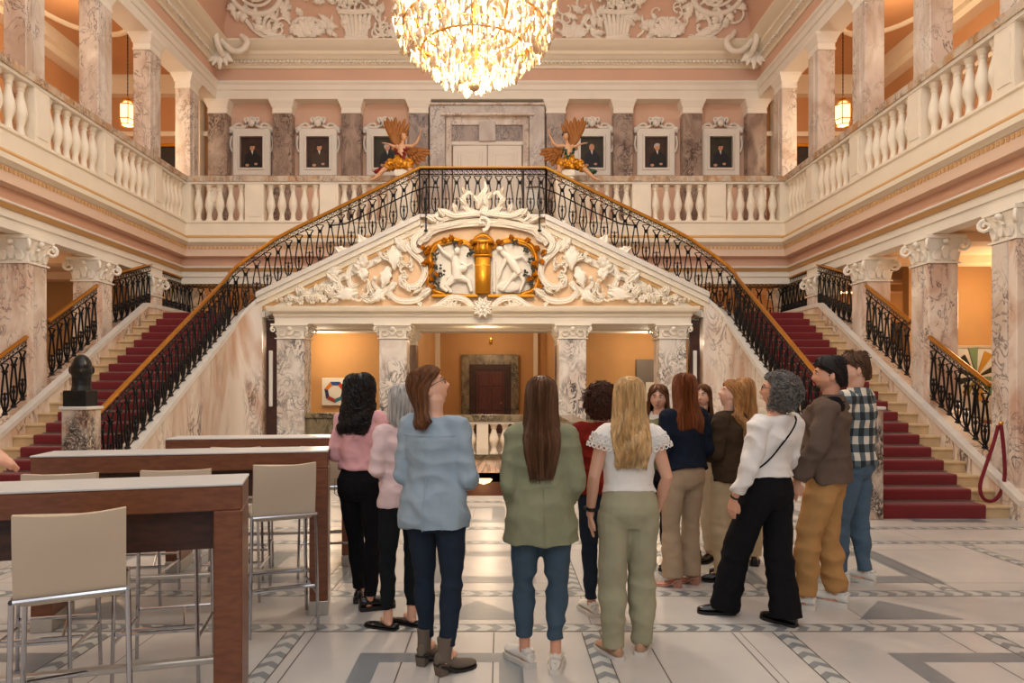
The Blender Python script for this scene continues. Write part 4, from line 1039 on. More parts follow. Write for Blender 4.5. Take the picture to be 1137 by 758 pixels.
# ------------------------------------------------------------ stucco on the cove
st=empty('stucco_relief','cream rococo stucco relief of baskets, shells and scrolls on the cove above the back wall','relief',(0,17.2,10.5),kind='thing')
def covept(u,h,out=.0):   # u along the wall, h = height above the cornice measured along the curve
    a=min(PI/2*.95,h/1.95/1.02); 
    y=17.65-(.3+1.9*(1-math.cos(a)))+.0; z=10.4+1.95*math.sin(a)
    nx=(-math.cos(a),-math.sin(a)) # towards the room
    return V((u,y-math.cos(a)*out,z-math.sin(a)*out))
def cc(q,pts,w,out=.04,n=6):
    P=[V((p[0],0,p[1])) for p in pts]; P=smooth(P,2); m=len(P)
    ws=[w*(.45+.55*math.sin(PI*(.1+.85*i/(m-1)))) for i in range(m)]
    q.tube([covept(p.x,p.z,out) for p in P],[a*.8 for a in ws],7); q.tube([covept(p.x+.01,p.z+w*.75,out+.03) for p in P],[a*.3 for a in ws],5); q.tube([covept(p.x-.01,max(0,p.z-w*.75),out+.03) for p in P],[a*.3 for a in ws],5)
def cspir(q,cx,cz,r,a0,turns,w,sgn=1):
    P=[];R=[]
    for i in range(20):
        t=i/19; a=a0+sgn*turns*2*PI*t; rr=r*(1-.8*t); P.append(covept(cx+rr*math.cos(a),max(.02,cz+rr*math.sin(a)),.05+.04*t)); R.append(w*(1-.5*t))
    q.tube(P,R,7); q.ball(P[-1],w,8,6)
def cleaf(q,x,z,ang,L,w):
    rows=[]
    for i in range(11):
        t=i/10; ww=w*1.1*math.sin(PI*min(1,.12+.85*t))*(.62+.55*abs(math.sin(t*PI*3.6+.5))); px=x+math.cos(ang)*L*t; pz=max(.0,z+math.sin(ang)*L*t); o=.1*math.sin(t*PI*.8)+.03
        tx,tz=-math.sin(ang),math.cos(ang)
        rows.append([covept(px+tx*ww*u,max(0,pz+tz*ww*u),o+.03*(1-abs(u))) for u in (-1,-.5,0,.5,1)]+[covept(px+tx*ww*.9*u,max(0,pz+tz*ww*.9*u),-.04) for u in (1,0,-1)])
    q.loft(rows)
for s in (-1,1):
    # flower basket
    q=MB()
    bx=s*3.3
    for k in range(7):
        t=(k-3)/3; cc(q,[(bx+t*.22,.03),(bx+t*.26,.3),(bx+t*.33,.6),(bx+t*.46,.82)],.07,.06+.05*(1-abs(t)))
    cc(q,[(bx-.3,.06),(bx,.03),(bx+.3,.06)],.07,.1); cc(q,[(bx-.42,.72),(bx,.68),(bx+.42,.72)],.06,.12)
    for k in range(13): 
        x=bx+cr.uniform(-.5,.5); z=.85+cr.uniform(0,.3)
        p=covept(x,z,.08)
        for j in range(5): q.ball((p.x+.07*math.cos(j*1.256),p.y-.02,p.z+.07*math.sin(j*1.256)),.05,6,5)
    W(q,'flower_basket','stucco',st,angle=60)
    # shells
    q=MB(); sx=s*4.55
    for k in range(7): cleaf(q,sx,.12,PI*(.1+.8*k/6),.48,.1)
    cspir(q,sx,.3,.42,-.3,.55,.06,1); cspir(q,sx,.3,.42,PI+.3,.55,.06,-1)
    q.ball(covept(sx,.3,.05),(.2,.1,.2),12,8)
    W(q,'shell','stucco',st,angle=60)
    q=MB(); sx=s*2.2
    for k in range(5): cleaf(q,sx,.1,PI*(.1+.8*k/4),.4,.1)
    cspir(q,sx+s*.35,.35,.3,0,.8,.05,s); cspir(q,sx-s*.4,.3,.28,PI,.8,.05,-s)
    W(q,'rocaille_scroll','stucco',st,angle=60)
    # long scroll run towards corner
    q=MB()
    cspir(q,s*5.4,.35,.3,PI/2,.8,.055,-s); cc(q,[(s*5.1,.1),(s*5.5,.05),(s*5.9,.25),(s*6.2,.7),(s*6.0,.9)],.06)
    cc(q,[(s*2.6,.9),(s*2.75,.5),(s*2.6,.2),(s*2.9,.05)],.06); cc(q,[(s*3.9,.6),(s*4.0,.25),(s*3.8,.1)],.05)
    cc(q,[(s*4.9,.8),(s*5.2,.95),(s*5.3,.6)],.05)
    for x,z,a,L_,w in ((5.0,.5,1.2,.4,.09),(5.6,.2,.6,.4,.09),(5.9,.5,1.9,.35,.08),(2.75,.6,.9,.35,.08),(4.0,.3,.7,.35,.08),(5.3,.15,.2,.5,.08),(3.75,.9,.4,.3,.06)):
        cleaf(q,s*x,z,a if s>0 else PI-a,L_,w)
    W(q,'carved_foliage','stucco',st,angle=60)
    q=MB()
    for k in range(46):
        x=s*cr.uniform(.6,6.4); h=cr.uniform(.05,1.5); cleaf(q,x,h,cr.uniform(-PI,PI),cr.uniform(.22,.42),cr.uniform(.05,.085))
    for k in range(26):
        x=s*cr.uniform(.8,6.3); h=cr.uniform(.2,1.5); cspir(q,x,h,cr.uniform(.13,.3),cr.uniform(0,6),cr.uniform(.6,.95),cr.uniform(.03,.045),cr.choice((-1,1)))
    W(q,'carved_foliage','stucco',st,angle=60)
    # corner medallion
    q=MB(); mx=s*5.75
    P=[covept(mx+.62*math.cos(i*2*PI/28),1.15+.5*math.sin(i*2*PI/28),.08) for i in range(28)]; q.tube(P,.07,7,closed=True)
    P=[covept(mx+.4*math.cos(i*2*PI/28),1.15+.3*math.sin(i*2*PI/28),.1) for i in range(28)]; q.tube(P,.04,7,closed=True)
    q.ball(covept(mx,1.12,.04),(.26,.1,.2),12,8)
    for k in range(12): a=k*PI/6; cleaf(q,mx+.6*math.cos(a),1.15+.5*math.sin(a),a,.3,.08)
    W(q,'medallion','stucco',st,angle=60)
    # corner ornament over the cornice
    q=MB(); X,Y=s*6.72,17.38
    for k in range(5):
        a=-PI/2+(k-2)*.45; c=V((X,Y-.05,9.95)); t=V((-s*math.cos(a)*.55*(-1 if 0 else 1)*.7,-.12,math.sin(a)*.5))
        dx=math.sin((k-2)*.5)*.38; 
        q.tube([(X-s*.05,Y-.1,10.12),(X+dx*.6,Y-.22,9.9),(X+dx,Y-.2,9.62+abs(k-2)*.1)],[(.03,.09),(.05,.1),(.01,.02)],7,up=(0,1,0))
    q.tube(smooth([V((X-s*.55,Y-.2,10.45)),V((X-s*.75,Y-.28,10.3)),V((X-s*.65,Y-.3,10.05)),V((X-s*.4,Y-.28,10.0)),V((X-s*.15,Y-.25,10.2)),V((X,Y-.3,10.4))],2),.075,7)
    q.tube(smooth([V((X,Y-.2,10.5)),V((X-s*.05,Y-.6,10.35)),V((X-s*.08,Y-.5,10.05)),V((X-s*.1,Y-.25,9.95))],2),.075,7)
    W(q,'corner_ornament','stucco',st,angle=60)
# ------------------------------------------------------------ bar tables and stools
def bar_table(label,A,B,wd,H=1.17):
    # A,B: front (nearer camera) edge end points at floor level, top runs A->B; depth wd away from camera
    A=Vector(A);B=Vector(B);d=(B-A);L=d.length;d/=L;n=Vector((-d.y,d.x))
    e=empty('bar_table',label,'table',(A.x,A.y,0),math.atan2(d.y,d.x),kind='thing',group='long walnut bar tables')
    q=MB(); q.bbox(0,L,0,wd,H-.05*0-.13,H-.012,.006); q.obj('top_slab','bar_wood',e,smooth=False)
    q=MB(); q.bbox(-.003,L+.003,-.003,wd+.003,H-.012,H,.003); q.obj('top_surface','bar_top',e,smooth=False)
    for x in (0,L-.13):
        q=MB(); q.bbox(x,x+.13,0,wd,.1,H-.13,.006); o=q.obj('leg','bar_wood',e,smooth=False)
        q=MB(); q.bbox(x-.002,x+.132,-.002,wd+.002,0,.1,.004); q.obj('metal_foot','plinth_steel',o,smooth=False)
    q=MB(); q.box(.13,L-.13,.1,.14,H-.33,H-.13); q.obj('apron','bar_wood_dark',e,smooth=False)
    q=MB(); q.bbox(.13,L-.13,wd*.35,wd*.35+.05,.28,.31,.006); q.obj('foot_rail','plinth_steel',e,smooth=False)
    return e
sd=None
def make_stool(label):
    e=empty('bar_stool',label,'stool',kind='thing',group='pale leather bar stools')
    # faces +Y (sits facing +Y), back at -Y
    q=MB()
    hw,sh=.20,.80
    g=[]
    for z,y,b in ((.80,-.20,0),(.9,-.215,.0),(1.0,-.23,.008),(1.08,-.238,.012),(1.13,-.24,.012)):
        g.append([(x,y-.02-b*(1-(x/hw)**2)*2+ (.0),z+(.012*(x/hw)**2 if z>1.1 else 0)) for x in (-hw,-hw*.5,0,hw*.5,hw)]+[(x,y+.02-b*(1-(x/hw)**2)*2,z+(.012*(x/hw)**2 if z>1.1 else 0)) for x in (hw,hw*.5,0,-hw*.5,-hw)])
    q.loft(g); q.obj('backrest','leather',e,angle=50)
    q=MB(); q.bbox(-hw,hw,-.2,.22,.755,.815,.02); q.obj('seat','leather_seat',e,angle=50)
    q=MB()
    for x in (-hw-.005,hw+.005): q.tube([(x,-.225,.79),(x,.21,.76)],.011,8)
    q.tube([(-hw,-.225,.79),(hw,-.225,.79)],.011,8); q.obj('seat_frame','chrome',e)
    for x in (-1,1):
        for y in (-1,1):
            q=MB(); q.tube([(x*(hw+.005),y*.215,.78),(x*(hw+.02),y*.225,0)],.011,8); q.obj('leg','chrome',e)
    q=MB()
    q.tube([(-hw,-.22,.30),(hw,-.22,.30)],.01,6); q.tube([(-hw,.22,.3),(hw,.22,.3)],.01,6)
    for x in (-1,1): q.tube([(x*(hw+.015),-.22,.25),(x*(hw+.015),.22,.25)],.01,6)
    q.tube([(-hw,0,.25),(hw,0,.25)],.01,6); q.tube([(-.05,-.22,.3),(-.1,0,.25)],.008,6)
    q.obj('footrest','chrome',e)
    return e
# ------------------------------------------------------------ furniture placement
T1=bar_table('front walnut bar table with pale top, end leg cut by the picture edge',(-2.74,2.78),(-.90,3.30),.37,1.19)
T2=bar_table('middle walnut bar table with a white metal foot on its end leg',(-2.80,4.57),(-.904,4.95),.37,1.19)
T3=bar_table('rear walnut bar table reaching behind the woman in pink',(-2.62,6.04),(-.98,6.28),.37,1.19)
s0=make_stool('pale leather bar stool seen from behind at the front table, largest of all')
s0.location=(-1.54,3.03,0); s0.rotation_euler=(0,0,.5)
for x,y,r,l in ((-1.60,3.98,PI+.22,'pale leather bar stool facing the camera under the end of the front table'),
    (-2.20,3.80,PI+.22,'pale leather bar stool facing the camera, cut by the picture edge behind the front table'),
    (-1.19,4.76,.45,'pale leather bar stool seen whole from behind at the end of the middle table'),
    (-1.75,5.42,PI+.15,'pale leather bar stool facing the camera through the middle table'),
    (-2.45,5.30,PI+.15,'pale leather bar stool mostly hidden behind the middle table and its second neighbour'),
    (-1.93,6.02,.14,'pale leather stool back peeking above the middle table top, away from the pink blouse'),
    (-1.20,6.10,.14,'pale leather bar stool directly beside the woman in pink at the rear table')):
    dup(s0,(x,y,0),r,label=l)
# ------------------------------------------------------------ people
def remesh_obj(mb,voxel,name,m,parent,disp=None,sm=2,split=None):
    me=bpy.data.meshes.new('t'); me.from_pydata(mb.v,[],mb.f); o=bpy.data.objects.new('t',me); C.objects.link(o)
    md=o.modifiers.new('r','REMESH'); md.mode='VOXEL'; md.voxel_size=voxel
    if sm: k=o.modifiers.new('s','SMOOTH'); k.factor=.5; k.iterations=sm
    dg=bpy.context.evaluated_depsgraph_get(); ev=o.evaluated_get(dg); nm=bpy.data.meshes.new_from_object(ev); nm.name=name
    bpy.data.objects.remove(o); bpy.data.meshes.remove(me)
    if disp:
        ns=[v.normal.copy() for v in nm.vertices]
        for v,n in zip(nm.vertices,ns):
            d=disp(v.co,n); v.co=v.co+n*d if not isinstance(d,Vector) else v.co+d
    ms=m if isinstance(m,(list,tuple)) else [m]
    nm.materials.clear()
    for mm in ms: nm.materials.append(MATS[mm])
    if split:
        for p in nm.polygons: p.material_index=split(p.center)
    nm.shade_smooth()
    r=bpy.data.objects.new(name,nm); C.objects.link(r); r.parent=parent
    return r
def folds(amp0,fx=5,fz=9,seed=0,leg=False):
    def f(c,n):
        z=c.z; amp=amp0*((.35+.75*math.exp(-((z-.47)/.11)**2)+.8*math.exp(-((z-.2)/.13)**2)+.6*math.exp(-((z-.8)/.07)**2)) if leg else 1)
        a=noise.noise(V((c.x*fx+seed,c.y*fx,c.z*fz))); b=noise.noise(V((c.x*fx*2.2+seed+9,c.y*fx*2.2,(c.z+c.x*.6)*fz*1.8)))
        d=noise.noise(V((c.x*fx*1.1+seed*2,c.y*fx*1.1,c.z*fz*.55+4)))
        return amp*1.7*((1-abs(a)*3.2)*.75+b*.55+(1-abs(d)*4)*.35-.5)
    return f
mat('skin',(214,158,130),.5,sub=.15); mat('skin_light',(226,176,150),.5,sub=.15); mat('skin_arm',(210,160,134),.5,sub=.15)
mat('lip',(176,96,88),.45); mat('eye_white',(220,214,208),.3); mat('eye_dark',(40,28,22),.3)
for n_,c_,r_ in (('hair_black',(22,17,16),.38),('hair_brown',(104,66,40),.4),('hair_darkbrown',(88,58,38),.4),('hair_auburn',(112,60,30),.4),('hair_curl',(66,36,22),.5),('hair_blonde',(192,156,108),.42),('hair_honey',(168,120,72),.42),('hair_grey',(106,102,98),.5),('hair_greylight',(176,172,168),.5),('hair_short',(30,24,22),.5),('hair_shortbrown',(84,58,40),.5)):
    m=mat(n_,c_,r_+.12,var=.42,vscale=60,stretch=(1,1,.12),spec=.3)
FAB=dict(pink_blouse=(220,168,172),pale_pink=(226,200,200),blue_shirt=(152,170,184),sage=(132,134,108),rust=(124,34,26),white_top=(228,224,218),navy=(22,30,44),brown_blazer=(66,52,38),cream=(222,206,176),white_sweater=(230,226,222),taupe=(98,82,72),black=(20,20,24),black2=(26,30,34),jeans=(66,84,100),jeans_dark=(36,46,60),jeans_mid=(82,102,120),sage_trouser=(158,154,128),beige_trouser=(178,156,130),cream_trouser=(200,180,146),khaki=(178,134,84),charcoal=(34,34,40),blue_floral=(40,56,92),olive_top=(116,116,88))
for k_,c_ in FAB.items(): mat('f_'+k_,c_,.9,bump=.15,bscale=350,var=.06,vscale=8,spec=.15)
mat('shoe_white',(226,222,214),.5); mat('shoe_black',(18,18,20),.22); mat('shoe_suede',(104,92,80),.85); mat('shoe_tan',(176,136,108),.5); mat('shoe_pink',(192,138,118),.5); mat('sole_white',(214,208,198),.6); mat('sole_dark',(28,24,22),.6); mat('glass_frame',(20,16,16),.3)
# plaid
m,N,L,b=newmat('f_plaid'); g=N.new('ShaderNodeTexCoord'); sp=N.new('ShaderNodeSeparateXYZ'); L.new(g.outputs['Object'],sp.inputs[0])
def wv(o,k,ph,th):
    a=N.new('ShaderNodeMath'); a.operation='MULTIPLY_ADD'; L.new(o,a.inputs[0]); a.inputs[1].default_value=k; a.inputs[2].default_value=ph
    s_=N.new('ShaderNodeMath'); s_.operation='SINE'; L.new(a.outputs[0],s_.inputs[0]); c_=N.new('ShaderNodeMath'); c_.operation='GREATER_THAN'; c_.inputs[1].default_value=th; L.new(s_.outputs[0],c_.inputs[0]); return c_.outputs[0]
hx=N.new('ShaderNodeMath'); hx.operation='SUBTRACT'; L.new(sp.outputs['X'],hx.inputs[0]); L.new(sp.outputs['Y'],hx.inputs[1])
A_=wv(hx.outputs[0],54,0,0.0); B_=wv(sp.outputs['Z'],54,0,0.0)
ad=N.new('ShaderNodeMath'); ad.operation='ADD'; L.new(A_,ad.inputs[0]); L.new(B_,ad.inputs[1])
hf=N.new('ShaderNodeMath'); hf.operation='MULTIPLY'; hf.inputs[1].default_value=.5; L.new(ad.outputs[0],hf.inputs[0])
r=N.new('ShaderNodeValToRGB'); r.color_ramp.interpolation='CONSTANT'; r.color_ramp.elements[0].position=0; r.color_ramp.elements[0].color=lin((30,38,44)); r.color_ramp.elements[1].position=.4; r.color_ramp.elements[1].color=lin((84,98,104)); e_=r.color_ramp.elements.new(.9); e_.color=lin((216,206,190))
L.new(hf.outputs[0],r.inputs['Fac']); L.new(r.outputs[0],b.inputs['Base Color']); b.inputs['Roughness'].default_value=.85
def head_mesh(q,M,male=False):
    n,mm=36,30; vs=[];fs=[]
    G=lambda x,s:math.exp(-(x/s)**2)
    for i in range(mm+1):
        th=PI*i/mm
        for j in range(n):
            ph=2*PI*j/n; d=V((math.sin(th)*math.sin(ph),math.sin(th)*math.cos(ph),math.cos(th)))
            x,y,z=d.x*.075,d.y*.094,d.z*.115
            if d.z<0: x*=1-.30*d.z*d.z; y*= (1-.45*abs(d.z)**1.3) if d.y<0 else (1-.06*d.z*d.z)
            if d.y>0:
                fr=d.y
                y+=.026*G(d.x,.15)*G(d.z+.24,.14)*fr + .012*G(d.x,.12)*G(d.z-.0,.2)
                y+=.006*G(d.z-.24,.12)*fr - .009*(G(d.x-.36,.17)+G(d.x+.36,.17))*G(d.z-.06,.13)
                y+=.008*G(d.x,.28)*G(d.z+.56,.06)+.006*G(d.x,.26)*G(d.z+.68,.05)+.014*G(d.x,.35)*G(d.z+.9,.13)
                y-=.006*G(d.x,.3)*G(d.z+.78,.05)
                x*=1+.05*G(d.z+.25,.25)
            if male and d.z<-.3: x*=1.06
            vs.append(M@V((x,y,z)))
    for i in range(mm):
        for j in range(n): k=(j+1)%n; fs.append((i*n+j,(i+1)*n+j,(i+1)*n+k,i*n+k))
    q.add(vs,fs)
    R=M.to_3x3()
    for s in (-1,1): q.ball(M@V((s*.077,-.008,-.008)),(.012,.02,.032),10,8,rot=R)
def hand(q,w,d,nrm,curl=.5,thumb=1):
    # w wrist point, d fingers direction, nrm palm normal
    d=V(d).normalized(); nrm=(V(nrm)-d*V(nrm).dot(d)).normalized(); sx=d.cross(nrm)*thumb  # towards the thumb
    w=V(w)
    q.tube([w-d*.02,w+d*.01,w+d*.045,w+d*.085,w+d*.095],[(.017,.026),(.016,.03),(.0155,.038),(.014,.041),(.010,.036)],10,up=nrm)
    for k,(o,L) in enumerate(((.031,.072),(.010,.08),(-.011,.075),(-.031,.058))):
        b_=w+d*.08+sx*o; pts=[b_-d*.01]; dd=d.copy(); p=b_
        for s_ in range(3):
            pts.append(p); a=curl*(.35+.12*k)*(.6 if s_==0 else 1); dd=(dd+nrm*a*.8).normalized(); p=p+dd*L/3*(1 if s_<2 else .8)
        q.tube(pts+[p],[.0088,.009,.0085,.008,.0065][:len(pts)+1],7)
    b_=w+d*.025+sx*.03; q.tube([b_-sx*.015,b_+sx*.012+d*.02+nrm*.006,b_+sx*.02+d*.05+nrm*.014,b_+sx*.016+d*.075+nrm*.018],[.014,.0125,.0105,.008],7)
def shoe(kind,M,par,side):
    """M places a shoe whose heel sits at y=-.07, toe at y=.19, on z=0."""
    def put(q,name,m,p,**k):
        q.v=[tuple(M@V(v)) for v in q.v]; return q.obj(name,m,p,**k)
    st={'sneaker':('shoe_white','sole_white',.03,.0),'derby':('shoe_black','sole_dark',.03,0),'flat':('shoe_black','sole_dark',.012,0),'loafer':('shoe_tan','sole_white',.022,0),'slip':('shoe_black','sole_dark',.02,0),'boot':('shoe_suede','sole_dark',.012,.055),'heel':('shoe_pink','shoe_pink',.01,.06)}[kind]
    um,sm_,sh,hh=st
    def lift(y): # heel height along the foot
        t=min(1,max(0,(.06-y)/.12)); return hh*t*t*(3-2*t)
    prof=[(-.075,.022,.05),(-.065,.031,.058),(-.03,.036,.062),(.03,.036,.058),(.08,.045,.048),(.13,.046,.038),(.165,.036,.03),(.185,.02,.022),(.19,.006,.015)]
    hs={'sneaker':1.25,'derby':1.15,'flat':.6,'loafer':.9,'slip':1,'boot':1.1,'heel':.55}[kind]
    q=MB(); rings=[]
    for y,w,h in prof:
        l=lift(y); h=h*hs; cx=side*.006*(y/.1)
        if kind in('flat','heel','loafer') and -.05<y<.07: h*= .62
        rings.append([(cx+w*math.cos(a)*(1 if math.sin(a)<.3 else .82),y,l+sh+max(0,.5*h+.55*h*math.sin(a))-.002) for a in [j*2*PI/14 for j in range(14)]])
    q.loft(rings)
    if kind=='boot': q.tube([(0,-.02,.03+hh),(0,-.015,.09+hh),(0,-.015,.15+hh)],[(.036,.05),(.038,.045),(.042,.05)],14,up=(1,0,0))
    if kind=='sneaker': q.tube([(0,-.03,.06),(0,-.03,.10)],[(.032,.042),(.034,.044)],12,up=(1,0,0))
    o=put(q,'shoe',um,par,angle=60)
    q=MB(); top=[];bot=[]
    outl=[(y,w*1.1+.003) for y,w,h in prof]
    ring=[(w+side*.006*(y/.1),y) for y,w in outl]+[(-w+side*.006*(y/.1),y) for y,w in outl[::-1]]
    q.loft([[(x,y,lift(y)) for x,y in ring],[(x*1.0,y,lift(y)+sh) for x,y in ring]])
    put(q,'sole',sm_,o,angle=40)
    if hh:
        q=MB(); 
        q.loft([[(x*k,y0+ (y)*k2,z) for x,y in ((-.03,-.03),(.03,-.03),(.03,.03),(-.03,.03))] for k,k2,z,y0 in ((.85,.85,0,-.04),(.95,1,hh*.6,-.042),(1.05,1.1,hh+.012,-.042))]); put(q,'heel',um if kind=='boot' else 'shoe_pink',o)
    if kind in('sneaker','derby'):
        q=MB()
        for k in range(4):
            y=.035+.024*k; z=sh+.052*hs*(1-.12*k)+.004; q.tube([(-.024,y,z-.008),(0,y+.004,z+.003),(.024,y,z-.008)],.0035,5)
        q.tube([(0,.03,sh+.06*hs),(.025,.02,sh+.068*hs),(.012,.04,sh+.06*hs),(0,.03,sh+.06*hs),(-.025,.02,sh+.068*hs),(-.012,.04,sh+.06*hs)],.003,5)
        put(q,'laces','sole_white' if kind=='sneaker' else 'sole_dark',o)
        if kind=='sneaker':
            q=MB(); q.tube([(-.028,-.06,.09),(0,-.078,.10),(.028,-.06,.09),(.028,-.05,.075),(0,-.08,.07),(-.028,-.05,.075)],.007,5); put(q,'heel_tab','sole_white',o)
    return o
def hair_shell(par,m,M,prof,seed=1,n_str=170,wave=0,wfreq=30,curl=0,thick=.014,tipvar=.05,sr=.0045,name='hair',gapf=None,zmax=None,jit=.004,bias=0):
    """prof: rows (z,rx,ry,cy,gap) from crown down, in the head frame; M: head matrix function point->point"""
    r_=random.Random(seed)
    def ev(z):
        for a,b in zip(prof,prof[1:]):
            if z>=b[0]:
                t=(a[0]-z)/max(1e-6,a[0]-b[0]); return [a[i]*(1-t)+b[i]*t for i in range(1,5)]
        return list(prof[-1][1:])
    q=MB(); rings=[]
    zs=[]
    for a,b in zip(prof,prof[1:]):
        k=max(1,int((a[0]-b[0])/.025)); zs+= [a[0]+(b[0]-a[0])*i/k for i in range(k)]
    zs.append(prof[-1][0]); nA=40
    for z in zs:
        rx,ry,cy,gap=ev(z); out=[];inn=[]
        for j in range(nA+1):
            a=gap+(2*PI-2*gap)*j/nA
            k=1+.035*math.sin(a*17+seed)+.02*math.sin(a*31+z*9)
            wv_=wave*.6*math.sin(z*wfreq+a*3)*min(1,max(0,-z/.12)) if wave else 0
            out.append(M(V(((rx*k+wv_)*math.sin(a),cy+(ry*k+wv_)*math.cos(a),z)))); f=max(.15,1-thick/max(.02,min(rx,ry))); inn.append(M(V((rx*f*math.sin(a),cy+ry*f*math.cos(a),z-.004))))
        rings.append(out+inn[::-1])
    q.loft(rings)
    o=q.obj(name,m,par,angle=80)
    s_=MB(); z0=prof[0][0]-.004; zend=prof[-1][0]
    for i in range(n_str):
        A=r_.random(); ph=r_.random()*6.28; drop=r_.uniform(0,tipvar); pts=[];rr=[]; n=22 if not curl else 60
        off=r_.uniform(-.002,jit); zs_=z0-r_.random()**2*.1
        for k in range(n):
            t=k/(n-1); z=zs_+(zend+ -drop*.6+tipvar*.3-zs_)*t
            rx,ry,cy,gap=ev(z); a=gap+.03+(2*PI-2*gap-.06)*A
            w_=min(1,max(0,(z0-.1-z)/.15)); x=(rx+off)*math.sin(a); y=cy+(ry+off)*math.cos(a)
            if wave: 
                sft=wave*math.sin(z*wfreq+ph*.35+a*2)*w_; x+=sft*math.cos(a); y-=sft*math.sin(a); x*=1+.3*wave*10*math.sin(z*wfreq+ph)*w_*.2
            if curl:
                c2=curl*(.5+.5*w_); an=t*n*.62+ph; x+=c2*math.cos(an)*math.cos(a)+c2*.5*math.sin(a)*math.sin(an); y+=-c2*math.cos(an)*math.sin(a)+c2*.5*math.cos(a)*math.sin(an); z+=c2*math.sin(an)
            pts.append(M(V((x,y,z)))); rr.append(sr*(1 if t<.7 else max(.15,(1-t)/.3)))
        s_.tube(pts,rr,3 if not curl else 4)
    s_.obj('strands',m,o,angle=80)
    return o
def ball_curls(par,m,M,c,r,n,seed,rc=.012,face=True,zlow=-.12,name='curls',cut=.02):
    r_=random.Random(seed); q=MB(); k=0
    while k<n:
        d=V((r_.gauss(0,1),r_.gauss(0,1),r_.gauss(0,1))).normalized(); p=V(c)+V((d.x*r[0],d.y*r[1],d.z*r[2]))*r_.uniform(.86,1.04)
        if face and p.y>cut and p.z<.075: continue
        if p.z<zlow: continue
        ax=d.orthogonal().normalized(); ay=d.cross(ax); ph=r_.random()*6; rr=rc*r_.uniform(.7,1.2)
        pts=[M(p+ax*rr*math.cos(ph+i*.9)+ay*rr*math.sin(ph+i*.9)+d*(.0035*i-.016)-V((0,0,.0012*i))) for i in range(12)]
        q.tube(pts,[.0035]*10+[.0025,.001],4); k+=1
    return q.obj(name,m,par,angle=80)
FEM=[(.80,.11,.095,0),(.87,.170,.118,-.012),(.93,.175,.122,-.015),(1.0,.150,.105,-.005),(1.06,.13,.093,.0),(1.14,.137,.098,.0),(1.22,.152,.108,.005),(1.30,.158,.108,.0),(1.36,.15,.088,-.01),(1.405,.105,.066,-.015),(1.43,.062,.058,-.012)]
MAL=[(.80,.11,.095,0),(.87,.160,.115,-.01),(.93,.165,.118,-.01),(1.0,.158,.112,-.0),(1.08,.158,.112,.005),(1.16,.168,.115,.005),(1.25,.182,.12,.005),(1.32,.188,.115,.0),(1.37,.175,.092,-.01),(1.41,.12,.07,-.015),(1.44,.066,.062,-.012)]
